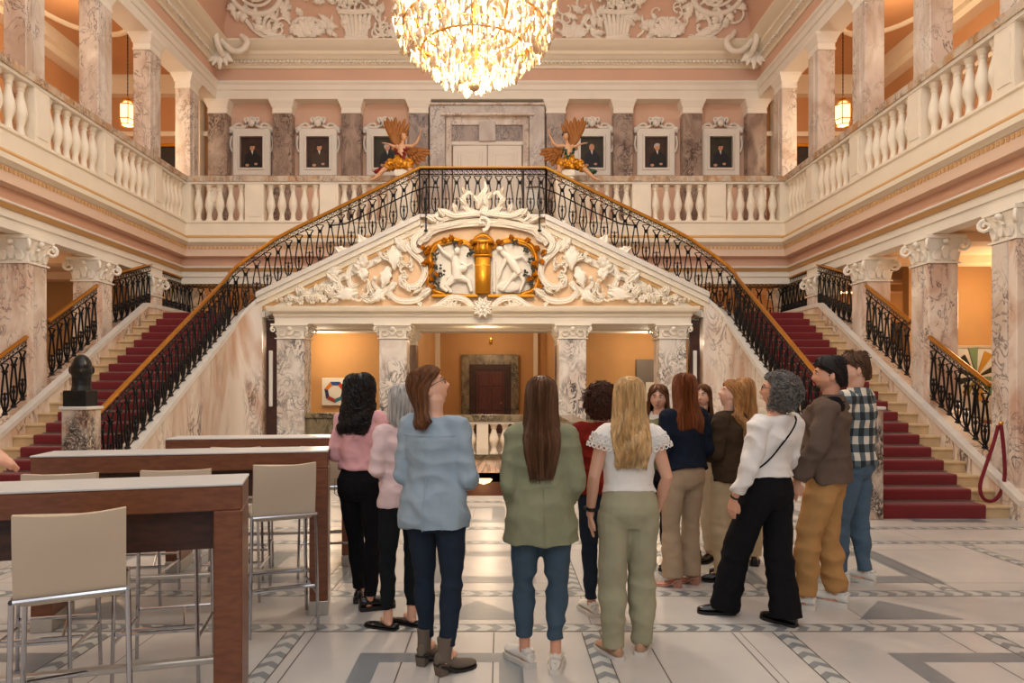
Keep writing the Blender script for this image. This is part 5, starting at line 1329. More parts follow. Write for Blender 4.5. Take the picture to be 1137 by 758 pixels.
def person(label,loc,rz,H,P):
    s=H/1.70; male=P.get('male',False); T=MAL if male else FEM; wdt=P.get('width',1)
    e=empty('person',label,'person',loc,rz,kind='thing'); e.scale=(s,s,s)
    hip=P.get('hip',(0,0)); lean=P.get('lean',(0,0)); tw=P.get('twist',0)
    def tors(z,rx,ry,cy):  # bends the trunk
        t=max(0,(z-.93)/.5); return V((hip[0]+lean[0]*t,hip[1]+lean[1]*t*t*.6+lean[1]*t*.4+cy,z))
    def trow(z):
        for a,b in zip(T,T[1:]):
            if z<=b[0]: t=(z-a[0])/(b[0]-a[0]); return [a[i]*(1-t)+b[i]*t for i in range(1,4)]
        return list(T[-1][1:])
    feet=P.get('feet',[(-.09,0,.1),(.09,0,-.1)]); heel=P.get('heel',0)
    def leg(i):
        sx=-1 if i==0 else 1; fx,fy,an=feet[i]; hipj=V((hip[0]+sx*.088,hip[1],.87)); ank=V((fx,fy,.09+heel)); 
        kn=hipj.lerp(ank,.5)+V((sx*.008,P.get('knee',(.03,.03))[i],0)); return hipj,kn,ank
    def arm(i):
        sx=-1 if i==0 else 1; sh=V((hip[0]+lean[0]+sx*(.152 if not male else .195),hip[1]+lean[1]-.01,1.365)); 
        el,wr=P.get('arms',[((-.215,-.03,1.09),(-.215,.02,.86)),((.215,-.03,1.09),(.215,.02,.86))])[i]; return sh,V(el),V(wr)
    nb=V((hip[0]+lean[0],hip[1]+lean[1]-.012,1.43))
    yaw,pit,rol=P.get('head',(0,0,0)); hf=P.get('headfwd',.012)
    hc=nb+V((0,hf,.155))
    R=Matrix.Rotation(yaw,4,'Z')@Matrix.Rotation(pit,4,'X')@Matrix.Rotation(rol,4,'Y')
    piv=V((0,-.02,-.07))
    Mh=Matrix.Translation(hc)@Matrix.Rotation(yaw,4,'Z')@Matrix.Translation(piv)@Matrix.Rotation(pit,4,'X')@Matrix.Rotation(rol,4,'Y')@Matrix.Translation(-piv)
    My=Matrix.Translation(hc)@Matrix.Rotation(yaw*.8,4,'Z')
    bend=P.get('hairback',0)
    def MH(p):
        w=min(1,max(0,(p.z+.26)/.2)); a=Mh@p; b=My@(p+V((0,bend*min(1,max(0,-(p.z+.05)/.15)),0)))
        lo=Mh@V((p.x,p.y,-.06)); 
        return a*w+(b)*(1-w)
    # ---- body
    q=MB(); q.tube([tors(z,a,b,c) for z,a,b,c in T],[(a*(.8 if z<1.2 else .9)*wdt,b*(.8 if z<1.2 else .9)*wdt) for z,a,b,c in T],20,up=(1,0,0))
    q.tube([nb-V((0,0,.04)),nb+V((0,.004,.03)),hc+V((0,-.02,-.06))+V((-math.sin(yaw)*.01,0,0)),hc+V((0,-.015,-.02))],[(.062,.06),(.050,.052),(.05,.054),(.05,.055)],14,up=(1,0,0))
    head_mesh(q,Mh,male)
    for i in (0,1):
        a,b,c=leg(i); q.tube([a+V((0,0,.05)),a,a.lerp(b,.5),b,b.lerp(c,.35),c,c-V((0,0,.05))],[.06,.065,.052,.036,.036,.033,.034],12)
        q.ball(c+V((0,.04,-.05-heel*.3)),(.03,.09,.03),10,6)
        sh,el,wr=arm(i); q.ball(sh,.05,12,8); q.tube([sh+V((-.03 if i else .03,0,.01)),sh,sh.lerp(el,.5),el,el.lerp(wr,.3),wr,wr+(wr-el).normalized()*.02],[v*(.78 if P.get('tops') and P['tops'][-1].get('sleeve','long')=='long' and k_<5 else 1) for k_,v in enumerate([.045,.047,.042,.036,.037,.025,.023])],12)
        hd=P.get('hands',[None,None])[i] or ((wr-el).normalized(),(1 if i==0 else -1,0,0))
        hand(q,wr,hd[0],hd[1],P.get('curl',.5),thumb=(1 if i==0 else -1))
    body=remesh_obj(q,P.get('vox',.0075),'body',P.get('skin','skin'),e,sm=1)
    # face details
    R3=Mh.to_3x3()
    if P.get('face',True):
        for sx in (-1,1):
            q=MB(); q.ball(Mh@V((sx*.029,.0805,.008)),(.0135,.006,.0065),10,6,rot=R3); o=q.obj('eye','eye_white',body)
            q=MB(); q.ball(Mh@V((sx*.029,.085,.008)),(.0055,.003,.0055),8,6,rot=R3); q.obj('iris','eye_dark',o)
            q=MB(); q.tube([Mh@V((sx*.014,.094,.026)),Mh@V((sx*.03,.092,.032)),Mh@V((sx*.045,.082,.027))],[.0025,.0035,.0015],6); q.obj('eyebrow',P.get('brow','hair_darkbrown'),body)
        q=MB(); q.ball(Mh@V((0,.0945,-.062)),(.019,.004,.0035),12,6,rot=R3); q.ball(Mh@V((0,.0925,-.070)),(.015,.004,.004),12,6,rot=R3); q.obj('lips','lip',body)
    # ---- trousers
    if 'legs' in P:
        lm,hipw,thigh,kneer,hem,hz=P['legs'][:6]
        q=MB(); zt=P.get('waist',1.02)
        zz=[.80,.84,.88,.93,.98,zt]
        q.tube([tors(z,*trow(z)) for z in zz],[((trow(z)[0])*wdt+hipw,(trow(z)[1])*wdt+hipw) for z in zz],22,up=(1,0,0))
        for i in (0,1):
            a,b,c=leg(i); c2=b.lerp(c,(b.z-hz)/(b.z-c.z)) if hz>c.z else c-V((0,0,c.z-hz))
            q.tube([a+V((0,0,.04)),a,a.lerp(b,.45),b,b.lerp(c2,.4),b.lerp(c2,.8),c2],[(thigh*.85,thigh*.95),(thigh,thigh*1.08),(thigh*.86,thigh*.95),(kneer,kneer*1.05),(kneer*.5+hem*.5 if hem>kneer else kneer*1.0,)*2,(hem*1.0,)*2,(hem,hem)],16,up=(1,0,0))
        for sx in (-1,1): q.ball(V((hip[0]+sx*.075,hip[1]-.048,.885)),(.08,.076,.08),14,10)
        tr=remesh_obj(q,.0095,P.get('legname','trousers'),lm,e,disp=folds((P['legs'][6] if len(P['legs'])>6 else .005)*.95,4,9,len(label)%17,True),sm=3)
        if P.get('belt'):
            q=MB(); q.tube([tors(zt-.015,0,0,0)+V(((trow(zt)[0]*wdt+hipw+.004)*math.cos(a),(trow(zt)[1]*wdt+hipw+.004)*math.sin(a),0)) for a in [k*2*PI/28 for k in range(28)]],(.014),6,closed=True,up=(0,0,1),flat=.25); q.obj('belt',P['belt'],tr)
        if P.get('pockets'):
            for sx in (-1,1):
                q=MB(); c=V((hip[0]+sx*.08,hip[1]-.142-hipw*.8,.90)); q.tube([c+V((-.055,.015,.055)),c+V((0,0,.05)),c+V((.055,.015,.055)),c+V((.05,0,-.05)),c+V((0,-.002,-.075)),c+V((-.05,0,-.05))],.0025,4,closed=True); q.obj('pocket_seam',lm,tr)
            
    # ---- top
    for gi,G in enumerate(P.get('tops',[])):
        q=MB(); zh=G['hem']; lo=G.get('loose',.02); fl=G.get('flare',0); ztop_=G.get('top',1.425)
        zz=[zh]+[z for z in (.85,.9,.95,1.0,1.06,1.12,1.2,1.28,1.34,1.375,1.405) if z>zh+.02]+[ztop_]
        pts=[];rr=[]
        for z in zz:
            a,b,c=trow(max(z,.87)); w=max(0,(1.06-z)/.25); ease=G.get('ease',.5)
            if z<1.12: a=a*(1-ease)+.155*ease*(1.1 if male else 1); b=b*(1-ease)+.108*ease
            up_=1 if z<1.36 else .35
            a=max(a,.0); pts.append(tors(z,a,b,c)+V((0,c,0))*1); rr.append((a*wdt+lo*up_+fl*w,b*wdt+lo*up_+fl*w*.8))
        q.tube(pts,rr,24,up=(1,0,0))
        slv=G.get('sleeve','long'); sr_=G.get('sr',.014)
        for i in (0,1):
            sh,el,wr=arm(i); sx=-1 if i==0 else 1
            q.tube([sh+V((-sx*.07,0,.018)),sh+V((-sx*.02,0,.012)),sh+V((sx*.012,0,-.01))],[(.045+lo*.4,.06+lo*.4),(.05+sr_,.052+sr_),(.05+sr_,.05+sr_)],14,up=(0,0,1)) 
            q.ball(sh+V((0,0,-.002)),.046+sr_,14,10)
            if slv=='long':
                end=wr-(wr-el).normalized()*G.get('cuffback',.015)
                q.tube([sh,sh.lerp(el,.5),el,el.lerp(end,.5),end],[.05+sr_,.045+sr_,.04+sr_,.036+sr_*.9,G.get('cuff',.03+sr_*.7)],14); q.ball(el,.04+sr_,12,8)
            elif slv=='rolled':
                end=el.lerp(wr,.45); q.tube([sh,sh.lerp(el,.5),el,end],[.05+sr_,.047+sr_,.043+sr_,.044+sr_],14); q.ball(el,.042+sr_,12,8)
            elif slv=='short':
                end=sh.lerp(el,.32); q.tube([sh,end],[.052+sr_,.062+sr_],14)
        if G.get('bust',not male): 
            for sx in (-1,1): q.ball(tors(1.25,0,0,0)+V((sx*.065,.075+lo*.5,-.01)),(.06,.055,.06),12,8)
        tp=remesh_obj(q,.0095,G['name'],G['mat'],e,disp=folds(G.get('fold',.007),5,8,len(label)+gi),sm=3)
        if G.get('collar'):
            q=MB(); c0=nb+V((0,-.004,.0)); rings=[]
            n=24
            A=[c0+V((.068*math.cos(a),.064*math.sin(a),-.012+ (-.03 if math.sin(a)>.8 else 0))) for a in [k*2*PI/n for k in range(n)]]
            B=[p+V((0,0,.038)) for p in A]; 
            Cc=[c0+V((.092*math.cos(a),.088*math.sin(a),-.012-(.04 if math.sin(a)>.7 else 0))) for a in [k*2*PI/n for k in range(n)]]
            q.loft([A,B,[p+V((math.cos(k*2*PI/n)*.008,math.sin(k*2*PI/n)*.008,0.002)) for k,p in enumerate(B)],Cc,[p-V((0,0,.006)) for p in Cc]],cap=False); q.obj('collar',G.get('collarmat',G['mat']),tp,angle=70)
        if G.get('yoke'):
            q=MB(); yb=tors(1.33,0,0,0); w=trow(1.33); q.tube([yb+V(((w[0]*wdt+lo)*math.sin(a)*.97,-(w[1]*wdt+lo)*math.cos(a)*1.0+w[2],0)) for a in [-1.2+k*.24 for k in range(11)]],.0028,5); q.obj('yoke_seam',G['mat'],tp)
        if slv=='rolled' or G.get('cuffs'):
            for i in (0,1):
                sh,el,wr=arm(i)
                if slv=='rolled': c=el.lerp(wr,.42); dv=(wr-el).normalized(); R_=.049+sr_
                else: dv=(wr-el).normalized(); c=wr-dv*(G.get('cuffback',.015)+.02); R_=G.get('cuff',.03+sr_*.7)+.004
                q=MB(); q.tube([c-dv*.022,c-dv*.02,c+dv*.02,c+dv*.022],[R_*.9,R_,R_,R_*.9],14); q.obj('cuff',G['mat'],tp)
        if G.get('lace'):
            for i in (0,1):
                sh,el,wr=arm(i); q=MB(); dv=(el-sh).normalized(); sx=-1 if i==0 else 1; u=V((0,1,0)); w_=dv.cross(u).normalized()
                for rr_,t,n in ((.062+sr_,.02,14),(.070+sr_,.05,16),(.078+sr_,.085,18)):
                    for k in range(n):
                        a=k*2*PI/n; c=sh+dv*t+(u*math.cos(a)+w_*math.sin(a))*rr_; nn=(u*math.cos(a)+w_*math.sin(a)); tt=dv; bb=nn.cross(tt)
                        q.tube([c+tt*.013*math.cos(b_)+bb*.013*math.sin(b_) for b_ in [m_*PI/4 for m_ in range(8)]],.0035,4,closed=True)
                q.obj('lace_sleeve',G['mat'],tp)
        if G.get('seam'):
            q=MB(); q.tube([tors(z,0,0,0)+V((0,trow(max(z,.9))[2]*2-(trow(max(z,.9))[1]*wdt+lo+fl*max(0,(1.06-z)/.25)*.8)*1.0-.001,0)) for z in (zh+.01,zh+.15,1.1,1.2,1.3)],.002,4); q.obj('back_seam',G['mat'],tp)
    # ---- shoes
    for i in (0,1):
        fx,fy,an=feet[i]; M=Matrix.Translation((fx,fy-.0,0))@Matrix.Rotation(an,4,'Z')
        shoe(P.get('shoe','sneaker'),M,e,-1 if i==0 else 1)
    h=P.get('hair')
    if h: h(body,MH,Mh)
    for f in P.get('extra',[]): f(e,Mh,tors,trow,arm,nb)
    return e
# hair recipes
def long_hair(m,end=-.45,w=.11,seed=1,wave=0,wfreq=30,tip=.05,vol=1.0,back=-.085,gap=1.05,curl=0,n=190,tuck=0,sr=.0045,mid=None,narrow=.5):
    def f(par,MH,Mh):
        pr=[(.132,.02,.025,-.01,0),(.122,.05*vol,.06*vol,-.01,0),(.10,.074*vol,.088*vol,-.008,.0),(.07,.086*vol,.104*vol,-.006,.15),(.03,.092*vol,.108*vol,-.01,gap*.75),(-.02,.094*vol,.106*vol,-.014,gap),(-.07,.096*vol,.1*vol,-.02,gap*1.1),(-.12,.10*vol,.09*vol,-.035,gap*1.15),(-.17,(.108*vol+w)/2,.075,-.055,gap*.9),(-.23,w,.055,back,.5),(-.30 if end<-.31 else end*.9,w*(1-.1*narrow),.048,back-.01,.3)]
        pr=[p for p in pr if p[0]>end+.02]
        pr.append((end,w*(1-narrow*.6),.03,back-.01,.3 if end<-.3 else pr[-1][4]))
        hair_shell(par,m,MH,pr,seed,n,wave,wfreq,curl,tipvar=tip,sr=sr)
    return f
def curly_hair(m,c,r,n,seed,rc=.013,zlow=-.13,cut=.02):
    def f(par,MH,Mh):
        pr=[(.135,.02,.02,-.01,0),(.12,.06,.07,-.01,0),(.09,.088,.1,-.01,.2),(.03,.1,.115,-.015,1.1),(-.03,.1,.115,-.02,1.25),(-.09,.09,.1,-.03,1.4),(-.115,.07,.07,-.04,1.4)]
        q=None; hair_shell(par,m,lambda p:Mh@p,pr,seed,60,0,0,0.01,sr=.004)
        ball_curls(par,m,lambda p:Mh@p,c,r,n,seed,rc,zlow=zlow,cut=cut)
    return f
def short_hair(m,seed,top=.02,quiff=0):
    def f(par,MH,Mh):
        r_=random.Random(seed)
        pr=[(.125+top*.6,.02,.03,.0,0),(.118+top*.5,.05,.065,.0,0),(.1+top*.3,.07,.088,.0,.0),(.07,.081,.1,.0,.25),(.035,.082,.103,-.004,1.1),(.0,.081,.102,-.008,1.55),(-.04,.074,.092,-.018,1.95),(-.075,.062,.07,-.03,2.2)]
        hair_shell(par,m,lambda p:Mh@p,pr,seed,20,thick=.01,tipvar=.0)
        q=MB()
        for k in range(760):
            a=r_.uniform(-PI,PI); z=r_.uniform(-.05,.118); 
            rx=.081*math.sqrt(max(.05,1-(max(0,z)/.128)**2)); ry=rx*1.25
            fa=abs(a)
            if z<.06 and fa<1.35: continue
            if z<-.0 and fa<1.8: continue
            p=V((rx*math.sin(a),ry*math.cos(a)-.003,z+(.006 if z>.08 else 0))); d=V((math.sin(a)*.12,math.cos(a)*.12,0))
            L_=.016+ (top*.8 if z>.07 else 0)
            dr=(V((0,-.55,.0))+d+V((0,0,.35 if z>.06 else -.5))+V((0,quiff*.9 if (z>.07 and fa<1.2) else 0,quiff*.4 if z>.07 else 0))).normalized()
            q.tube([Mh@p,Mh@(p+dr*L_*.5+d*.004),Mh@(p+dr*L_-V((0,0,.005)))],[.004,.0034,.001],4)
        q.obj('hair_tufts',m,par,angle=80)
    return f
def glasses(e,Mh,tors,trow,arm,nb):
    q=MB()
    for s in (-1,1):
        q.tube([Mh@V((s*.031+.021*math.cos(a),.101-.01*abs(math.cos(a)*s+1)*.3,.006+.017*math.sin(a))) for a in [k*PI/8 for k in range(16)]],.0017,5,closed=True)
        q.tube([Mh@V((s*.052,.096,.012)),Mh@V((s*.074,.06,.012)),Mh@V((s*.08,-.01,.004))],.0018,5)
    q.tube([Mh@V((-.01,.104,.01)),Mh@V((.01,.104,.01))],.0017,5); q.obj('glasses','glass_frame',e)
def watch(side):
    def f(e,Mh,tors,trow,arm,nb):
        sh,el,wr=arm(side); dv=(wr-el).normalized(); c=wr-dv*.035
        q=MB(); q.tube([c-dv*.012,c+dv*.012],.0315,14,cap=False); q.tube([c-dv*.011,c+dv*.011],.0335,14); u=dv.cross(V((0,1,0))).normalized(); q.ball(c+u*(.034 if side else -.034),.014,10,6); q.obj('wristwatch','black_plastic',e)
    return f
def wp(px,y): return (CX+(px-556)/F*y,y,0)
# arms in local frame (facing +Y): bent in front of the body, hidden from behind
FR=[((-.20,-.02,1.12),(-.11,.19,1.08)),((.20,-.02,1.12),(.11,.19,1.08))]
FRh=[((.8,.45,0),(0,-1,.2)),((-.8,.45,0),(0,-1,.2))]
HANG=[((-.225,-.045,1.10),(-.235,.03,.87)),((.225,-.045,1.10),(.235,.03,.87))]
HANGh=[((0,.12,-1),(1,0,0)),((0,.12,-1),(-1,0,0))]
# 1 black curly hair, pink blouse
person('person with long black wavy hair in pink blouse and black jeans beside the bar table',wp(401,5.12),-.35,1.735,dict(
 feet=[(-.09,.12,.35),(.09,-.03,-.75)],hip=(.0,0),arms=FR,hands=FRh,head=(-.1,.12,0),skin='skin',face=True,
 legs=('f_black',.008,.098,.064,.05,.10,.004),belt='f_charcoal',pockets=True,waist=1.03,
 tops=[dict(name='blouse',mat='f_pink_blouse',hem=1.0,loose=.028,ease=.35,sr=.022,fold=.008,cuffs=True)],
 shoe='derby',hair=long_hair('hair_black',-.31,.125,3,wave=.028,wfreq=38,vol=1.16,curl=.016,n=260,narrow=.25,sr=.005)))
# 2 pale pink shirt, grey hair
person('person with light grey hair in a pale pink shirt, mostly hidden behind the blue blouse',wp(447,4.70),.55,1.66,dict(
 feet=[(-.10,.02,.55),(.07,.0,.6)],hip=(0,0),arms=FR,hands=FRh,head=(-.35,.1,0),skin='skin_light',face=True,
 legs=('f_black2',.006,.09,.06,.048,.14,.005),
 tops=[dict(name='shirt',mat='f_pale_pink',hem=.86,loose=.03,ease=.5,sr=.02,fold=.008,collar=True)],
 shoe='flat',hair=long_hair('hair_greylight',-.16,.1,5,vol=1.05,n=120,tip=.02)))
# 3 blue blouse, glasses, looking up
person('person in light blue untucked blouse, glasses and heeled suede ankle boots, gazing up',wp(484,4.02),-.30,1.76,dict(
 feet=[(-.085,.05,-.05),(.09,-.05,-.55)],heel=.045,hip=(0,0),lean=(.0,-.02),arms=[((-.19,-.04,1.10),(-.12,.17,1.06)),((.20,-.03,1.10),(.13,.18,1.04))],hands=FRh,
 head=(-1.2,.42,0),hairback=-.03,skin='skin_light',brow='hair_brown',vox=.0055,
 legs=('f_jeans_dark',.006,.094,.062,.047,.15,.005),
 tops=[dict(name='blouse',mat='f_blue_shirt',hem=.80,loose=.036,flare=.012,ease=.5,sr=.02,fold=.008,sleeve='rolled',yoke=True,seam=True)],
 shoe='boot',hair=long_hair('hair_brown',-.22,.115,7,vol=1.0,n=240,back=-.06,gap=1.55,tip=.03,narrow=.15),extra=[glasses]))
# 4 sage blazer
person('person in a long sage blazer and ankle jeans, straight brown hair down the back',wp(601,4.03),.03,1.70,dict(
 feet=[(-.095,.05,.5),(.08,-.04,-.12)],hip=(0,0),arms=[((-.195,-.04,1.08),(-.15,.13,.92)),((.195,-.04,1.08),(.15,.13,.92))],hands=[((.7,.5,-.5),(0,-1,0)),((-.7,.5,-.5),(0,-1,0))],
 head=(-.08,.12,0),width=.98,
 legs=('f_jeans',.012,.104,.068,.052,.17,.006),
 tops=[dict(name='blazer',mat='f_sage',hem=.745,loose=.034,flare=.03,ease=.75,sr=.024,fold=.006,seam=True,collar=True,bust=False)],
 shoe='sneaker',hair=long_hair('hair_darkbrown',-.46,.105,9,n=260,tip=.10,narrow=.6,back=-.1)))
# 5 rust sweater
person('person with short curly auburn hair in rust red sweater, half hidden behind the blonde',wp(668,4.92),.02,1.66,dict(
 feet=[(-.07,.03,.25),(.10,.0,-.2)],arms=[((-.24,-.03,1.09),(-.18,.14,.93)),((.24,-.03,1.09),(.15,.15,.95))],hands=FRh,head=(-.3,.05,0),
 legs=('f_jeans_dark',.008,.094,.06,.046,.12,.005),
 tops=[dict(name='sweater',mat='f_rust',hem=.90,loose=.032,ease=.5,sr=.026,fold=.009)],
 shoe='sneaker',hair=curly_hair('hair_curl',(0,-.018,.015),(.118,.128,.13),520,4,.014,zlow=-.13)))
# 6 blonde, lace top
person('person with long wavy blonde hair, white lace-sleeved top, sage trousers and a wristwatch',wp(698,4.22),.04,1.70,dict(
 feet=[(-.10,-.03,.3),(.09,.04,-.35)],arms=[((-.225,-.05,1.10),(-.235,.02,.87)),((.225,-.05,1.10),(.20,.08,.88))],hands=[((0.05,.15,-1),(1,0,0)),((-.1,.2,-1),(-1,0,0))],head=(-.06,.12,0),vox=.0048,skin='skin_arm',
 legs=('f_sage_trouser',.012,.108,.088,.068,.055,.006),waist=1.06,belt='f_sage_trouser',
 tops=[dict(name='top',mat='f_white_top',hem=1.0,loose=.02,ease=.2,sr=.012,fold=.006,sleeve='short',lace=True)],
 shoe='loafer',hair=long_hair('hair_blonde',-.42,.112,12,wave=.02,wfreq=30,n=260,tip=.06,narrow=.35,back=-.095,sr=.005),extra=[watch(0)]))
# 7 smiling, olive top
person('person with a smiling face in an olive top, peeking between blonde and auburn hair',wp(731,6.3),2.5,1.66,dict(
 feet=[(-.09,0,.1),(.09,0,-.1)],arms=FR,hands=FRh,head=(.35,-.02,0),skin='skin_light',vox=.006,
 legs=('f_charcoal',.01,.095,.07,.05,.1,.005),
 tops=[dict(name='top',mat='f_olive_top',hem=.92,loose=.028,ease=.5,sr=.02,collar=True,collarmat='f_white_top')],
 shoe='slip',hair=long_hair('hair_brown',-.24,.1,14,wave=.008,n=130)))
# 8 navy blazer
person('person in a navy blazer and flared beige trousers, straight auburn hair, pink heels',wp(759,5.66),.38,1.75,dict(
 feet=[(-.09,.02,.75),(.09,.03,.55)],heel=.05,arms=[((-.205,-.03,1.10),(-.13,.16,1.04)),((.205,-.03,1.10),(.13,.16,1.04))],hands=FRh,head=(-.1,.08,0),
 legs=('f_beige_trouser',.008,.098,.07,.085,.075,.005),waist=1.05,
 tops=[dict(name='blazer',mat='f_navy',hem=.93,loose=.036,ease=.45,sr=.026,fold=.006,collar=True)],
 shoe='heel',hair=long_hair('hair_auburn',-.34,.12,16,n=240,tip=.06,narrow=.15,back=-.09)))
# 9 small profile face behind
person('person with wavy brown hair and lit face peering out between navy and brown blazers',wp(779,6.55),2.2,1.66,dict(
 arms=FR,hands=FRh,head=(.5,.15,0),skin='skin_light',vox=.006,legs=('f_cream',.01,.095,.07,.05,.1,.005),
 tops=[dict(name='top',mat='f_charcoal',hem=.92,loose=.025,ease=.5,sr=.02)],
 shoe='slip',hair=long_hair('hair_brown',-.25,.105,18,wave=.01,n=130)))
# 10 brown blazer, wavy blonde
person('person in a dark brown blazer and cream trousers looking up, long crimped golden hair',wp(809,5.85),.75,1.69,dict(
 feet=[(-.08,.0,.7),(.09,.03,.2)],arms=[((-.205,-.0,1.10),(-.12,.17,1.05)),((.205,-.02,1.10),(.12,.18,1.05))],hands=FRh,head=(.75,.38,0),hairback=-.02,skin='skin_light',brow='hair_honey',vox=.0055,
 legs=('f_cream_trouser',.012,.104,.08,.075,.06,.006),waist=1.04,
 tops=[dict(name='blazer',mat='f_brown_blazer',hem=.86,loose=.04,ease=.5,sr=.03,fold=.008,collar=True)],
 shoe='slip',hair=long_hair('hair_honey',-.44,.105,20,wave=.014,wfreq=48,curl=.009,n=250,tip=.06,back=-.105,narrow=.2,gap=1.45)))
# 11 fair hair behind
person('person with light brown hair and blue floral collar, behind the dark brown blazer',wp(826,6.35),-.2,1.72,dict(
 arms=FR,hands=FRh,head=(.1,.1,0),skin='skin_light',legs=('f_cream_trouser',.01,.095,.08,.07,.08,.005),
 tops=[dict(name='top',mat='f_cream',hem=.92,loose=.03,ease=.5,sr=.024,collar=True,collarmat='f_blue_floral')],
 shoe='slip',hair=long_hair('hair_honey',-.30,.1,22,n=170)))
# 12 grey curls, white sweater
def strap(e,Mh,tors,trow,arm,nb):
    q=MB(); pts=[]
    for t in [k/16 for k in range(17)]:
        z=1.42-.36*t; x=.085-.24*t; w=trow(z); a=w[0]+.035; y=-math.sqrt(max(.0,1-(min(.98,abs(x-nb.x*.3)/a))**2))*(w[1]+.036)+w[2]*2; p=tors(z,0,0,0); pts.append(V((p.x+x,p.y+y-.003,z)))
    q.tube(pts,.006,6); q.obj('bag_strap','f_black',e)
def bracelet(e,Mh,tors,trow,arm,nb):
    sh,el,wr=arm(0); dv=(wr-el).normalized(); q=MB(); q.tube([wr-dv*.012,wr+dv*.0],.031,12); q.obj('cuff_band','black_plastic',e)
person('person with short curly grey hair, white sweater, crossbody strap and wide black trousers',wp(858,4.78),.42,1.735,dict(
 feet=[(-.17,.28,.95),(.06,-.06,.3)],hip=(0,.05),lean=(.0,-.07),arms=[((-.235,-.02,1.08),(-.245,.10,.86)),((.22,.06,1.10),(.10,.22,1.0))],hands=[((-.05,.25,-1),(1,.1,0)),FRh[1]],head=(.7,.2,0),vox=.005,width=1.02,
 legs=('f_black',.012,.112,.098,.105,.045,.006),waist=1.03,
 tops=[dict(name='sweater',mat='f_white_sweater',hem=.99,loose=.03,ease=.45,sr=.028,fold=.010,cuffback=.05)],
 shoe='slip',hair=curly_hair('hair_grey',(0,-.022,.012),(.122,.132,.135),620,6,.013,zlow=-.14,cut=.03),extra=[strap,bracelet,glasses]))
# 13 man in brown jacket
def beard(e,Mh,tors,trow,arm,nb):
    q=MB(); r_=random.Random(2)
    for k in range(90):
        a=r_.uniform(-1.0,1.0); z=r_.uniform(-.108,-.07); p=V((.05*math.sin(a),.083*math.cos(a)+.012,z)); q.tube([Mh@p,Mh@(p+V((0,.006,-.006)))],[.0035,.001],4)
    q.obj('beard','hair_short',e)
person('person with dark hair and goatee in a taupe overshirt, mustard trousers and white sneakers',wp(917,5.12),.95,1.86,dict(male=True,
 feet=[(-.11,.12,.1),(.09,-.05,-.05)],hip=(0,.0),lean=(0,-.02),arms=[((-.265,.0,1.12),(-.25,.13,.89)),((.265,-.02,1.12),(.24,.12,.92))],hands=[((-.02,.3,-1),(1,0,0)),((0,.3,-1),(-1,0,0))],head=(.3,.04,0),vox=.005,width=1.0,brow='hair_short',
 legs=('f_khaki',.012,.106,.088,.078,.10,.009),waist=1.0,
 tops=[dict(name='polo_neck',mat='f_black',hem=1.1,top=1.455,loose=.008,ease=.3,sr=.004,fold=.002,bust=False),dict(name='overshirt',mat='f_taupe',hem=.86,loose=.042,ease=.7,sr=.034,fold=.011,collar=True,bust=False,cuffs=True,top=1.415)],
 shoe='sneaker',hair=short_hair('hair_short',3,.028),extra=[beard]))
# 14 man in plaid
person('person in a black and cream plaid shirt and jeans, short brown hair, near the stair',wp(949,5.72),.75,1.92,dict(male=True,
 feet=[(-.09,.08,.1),(.09,-.04,-.1)],arms=[((-.25,.03,1.11),(-.12,.19,1.02)),((.25,-.01,1.11),(.12,.2,1.02))],hands=FRh,head=(.6,.0,0),vox=.006,brow='hair_shortbrown',width=.95,skin='skin_light',
 legs=('f_jeans_mid',.01,.098,.07,.058,.09,.007),waist=1.0,
 tops=[dict(name='plaid_shirt',mat='f_plaid',hem=.88,loose=.03,ease=.6,sr=.026,fold=.007,collar=True,bust=False)],
 shoe='sneaker',hair=short_hair('hair_shortbrown',8,.03,.8)))
# 15 hand entering from the side
person('person whose bare raised hand reaches in at the picture edge above the front stool',(-.95,1.03,0),-.2,1.70,dict(
 arms=[HANG[0],((.23,.05,1.25),(.27,.20,1.53))],hands=[HANGh[0],((.8,.5,.15),(-.2,.1,-1))],curl=1.4,head=(0,0,0),vox=.0055,skin='skin',
 legs=('f_charcoal',.01,.095,.07,.05,.1,.005),tops=[dict(name='shirt',mat='f_cream',hem=.9,loose=.03,ease=.5,sr=.02,sleeve='short')],shoe='slip',hair=short_hair('hair_short',5,.02)))
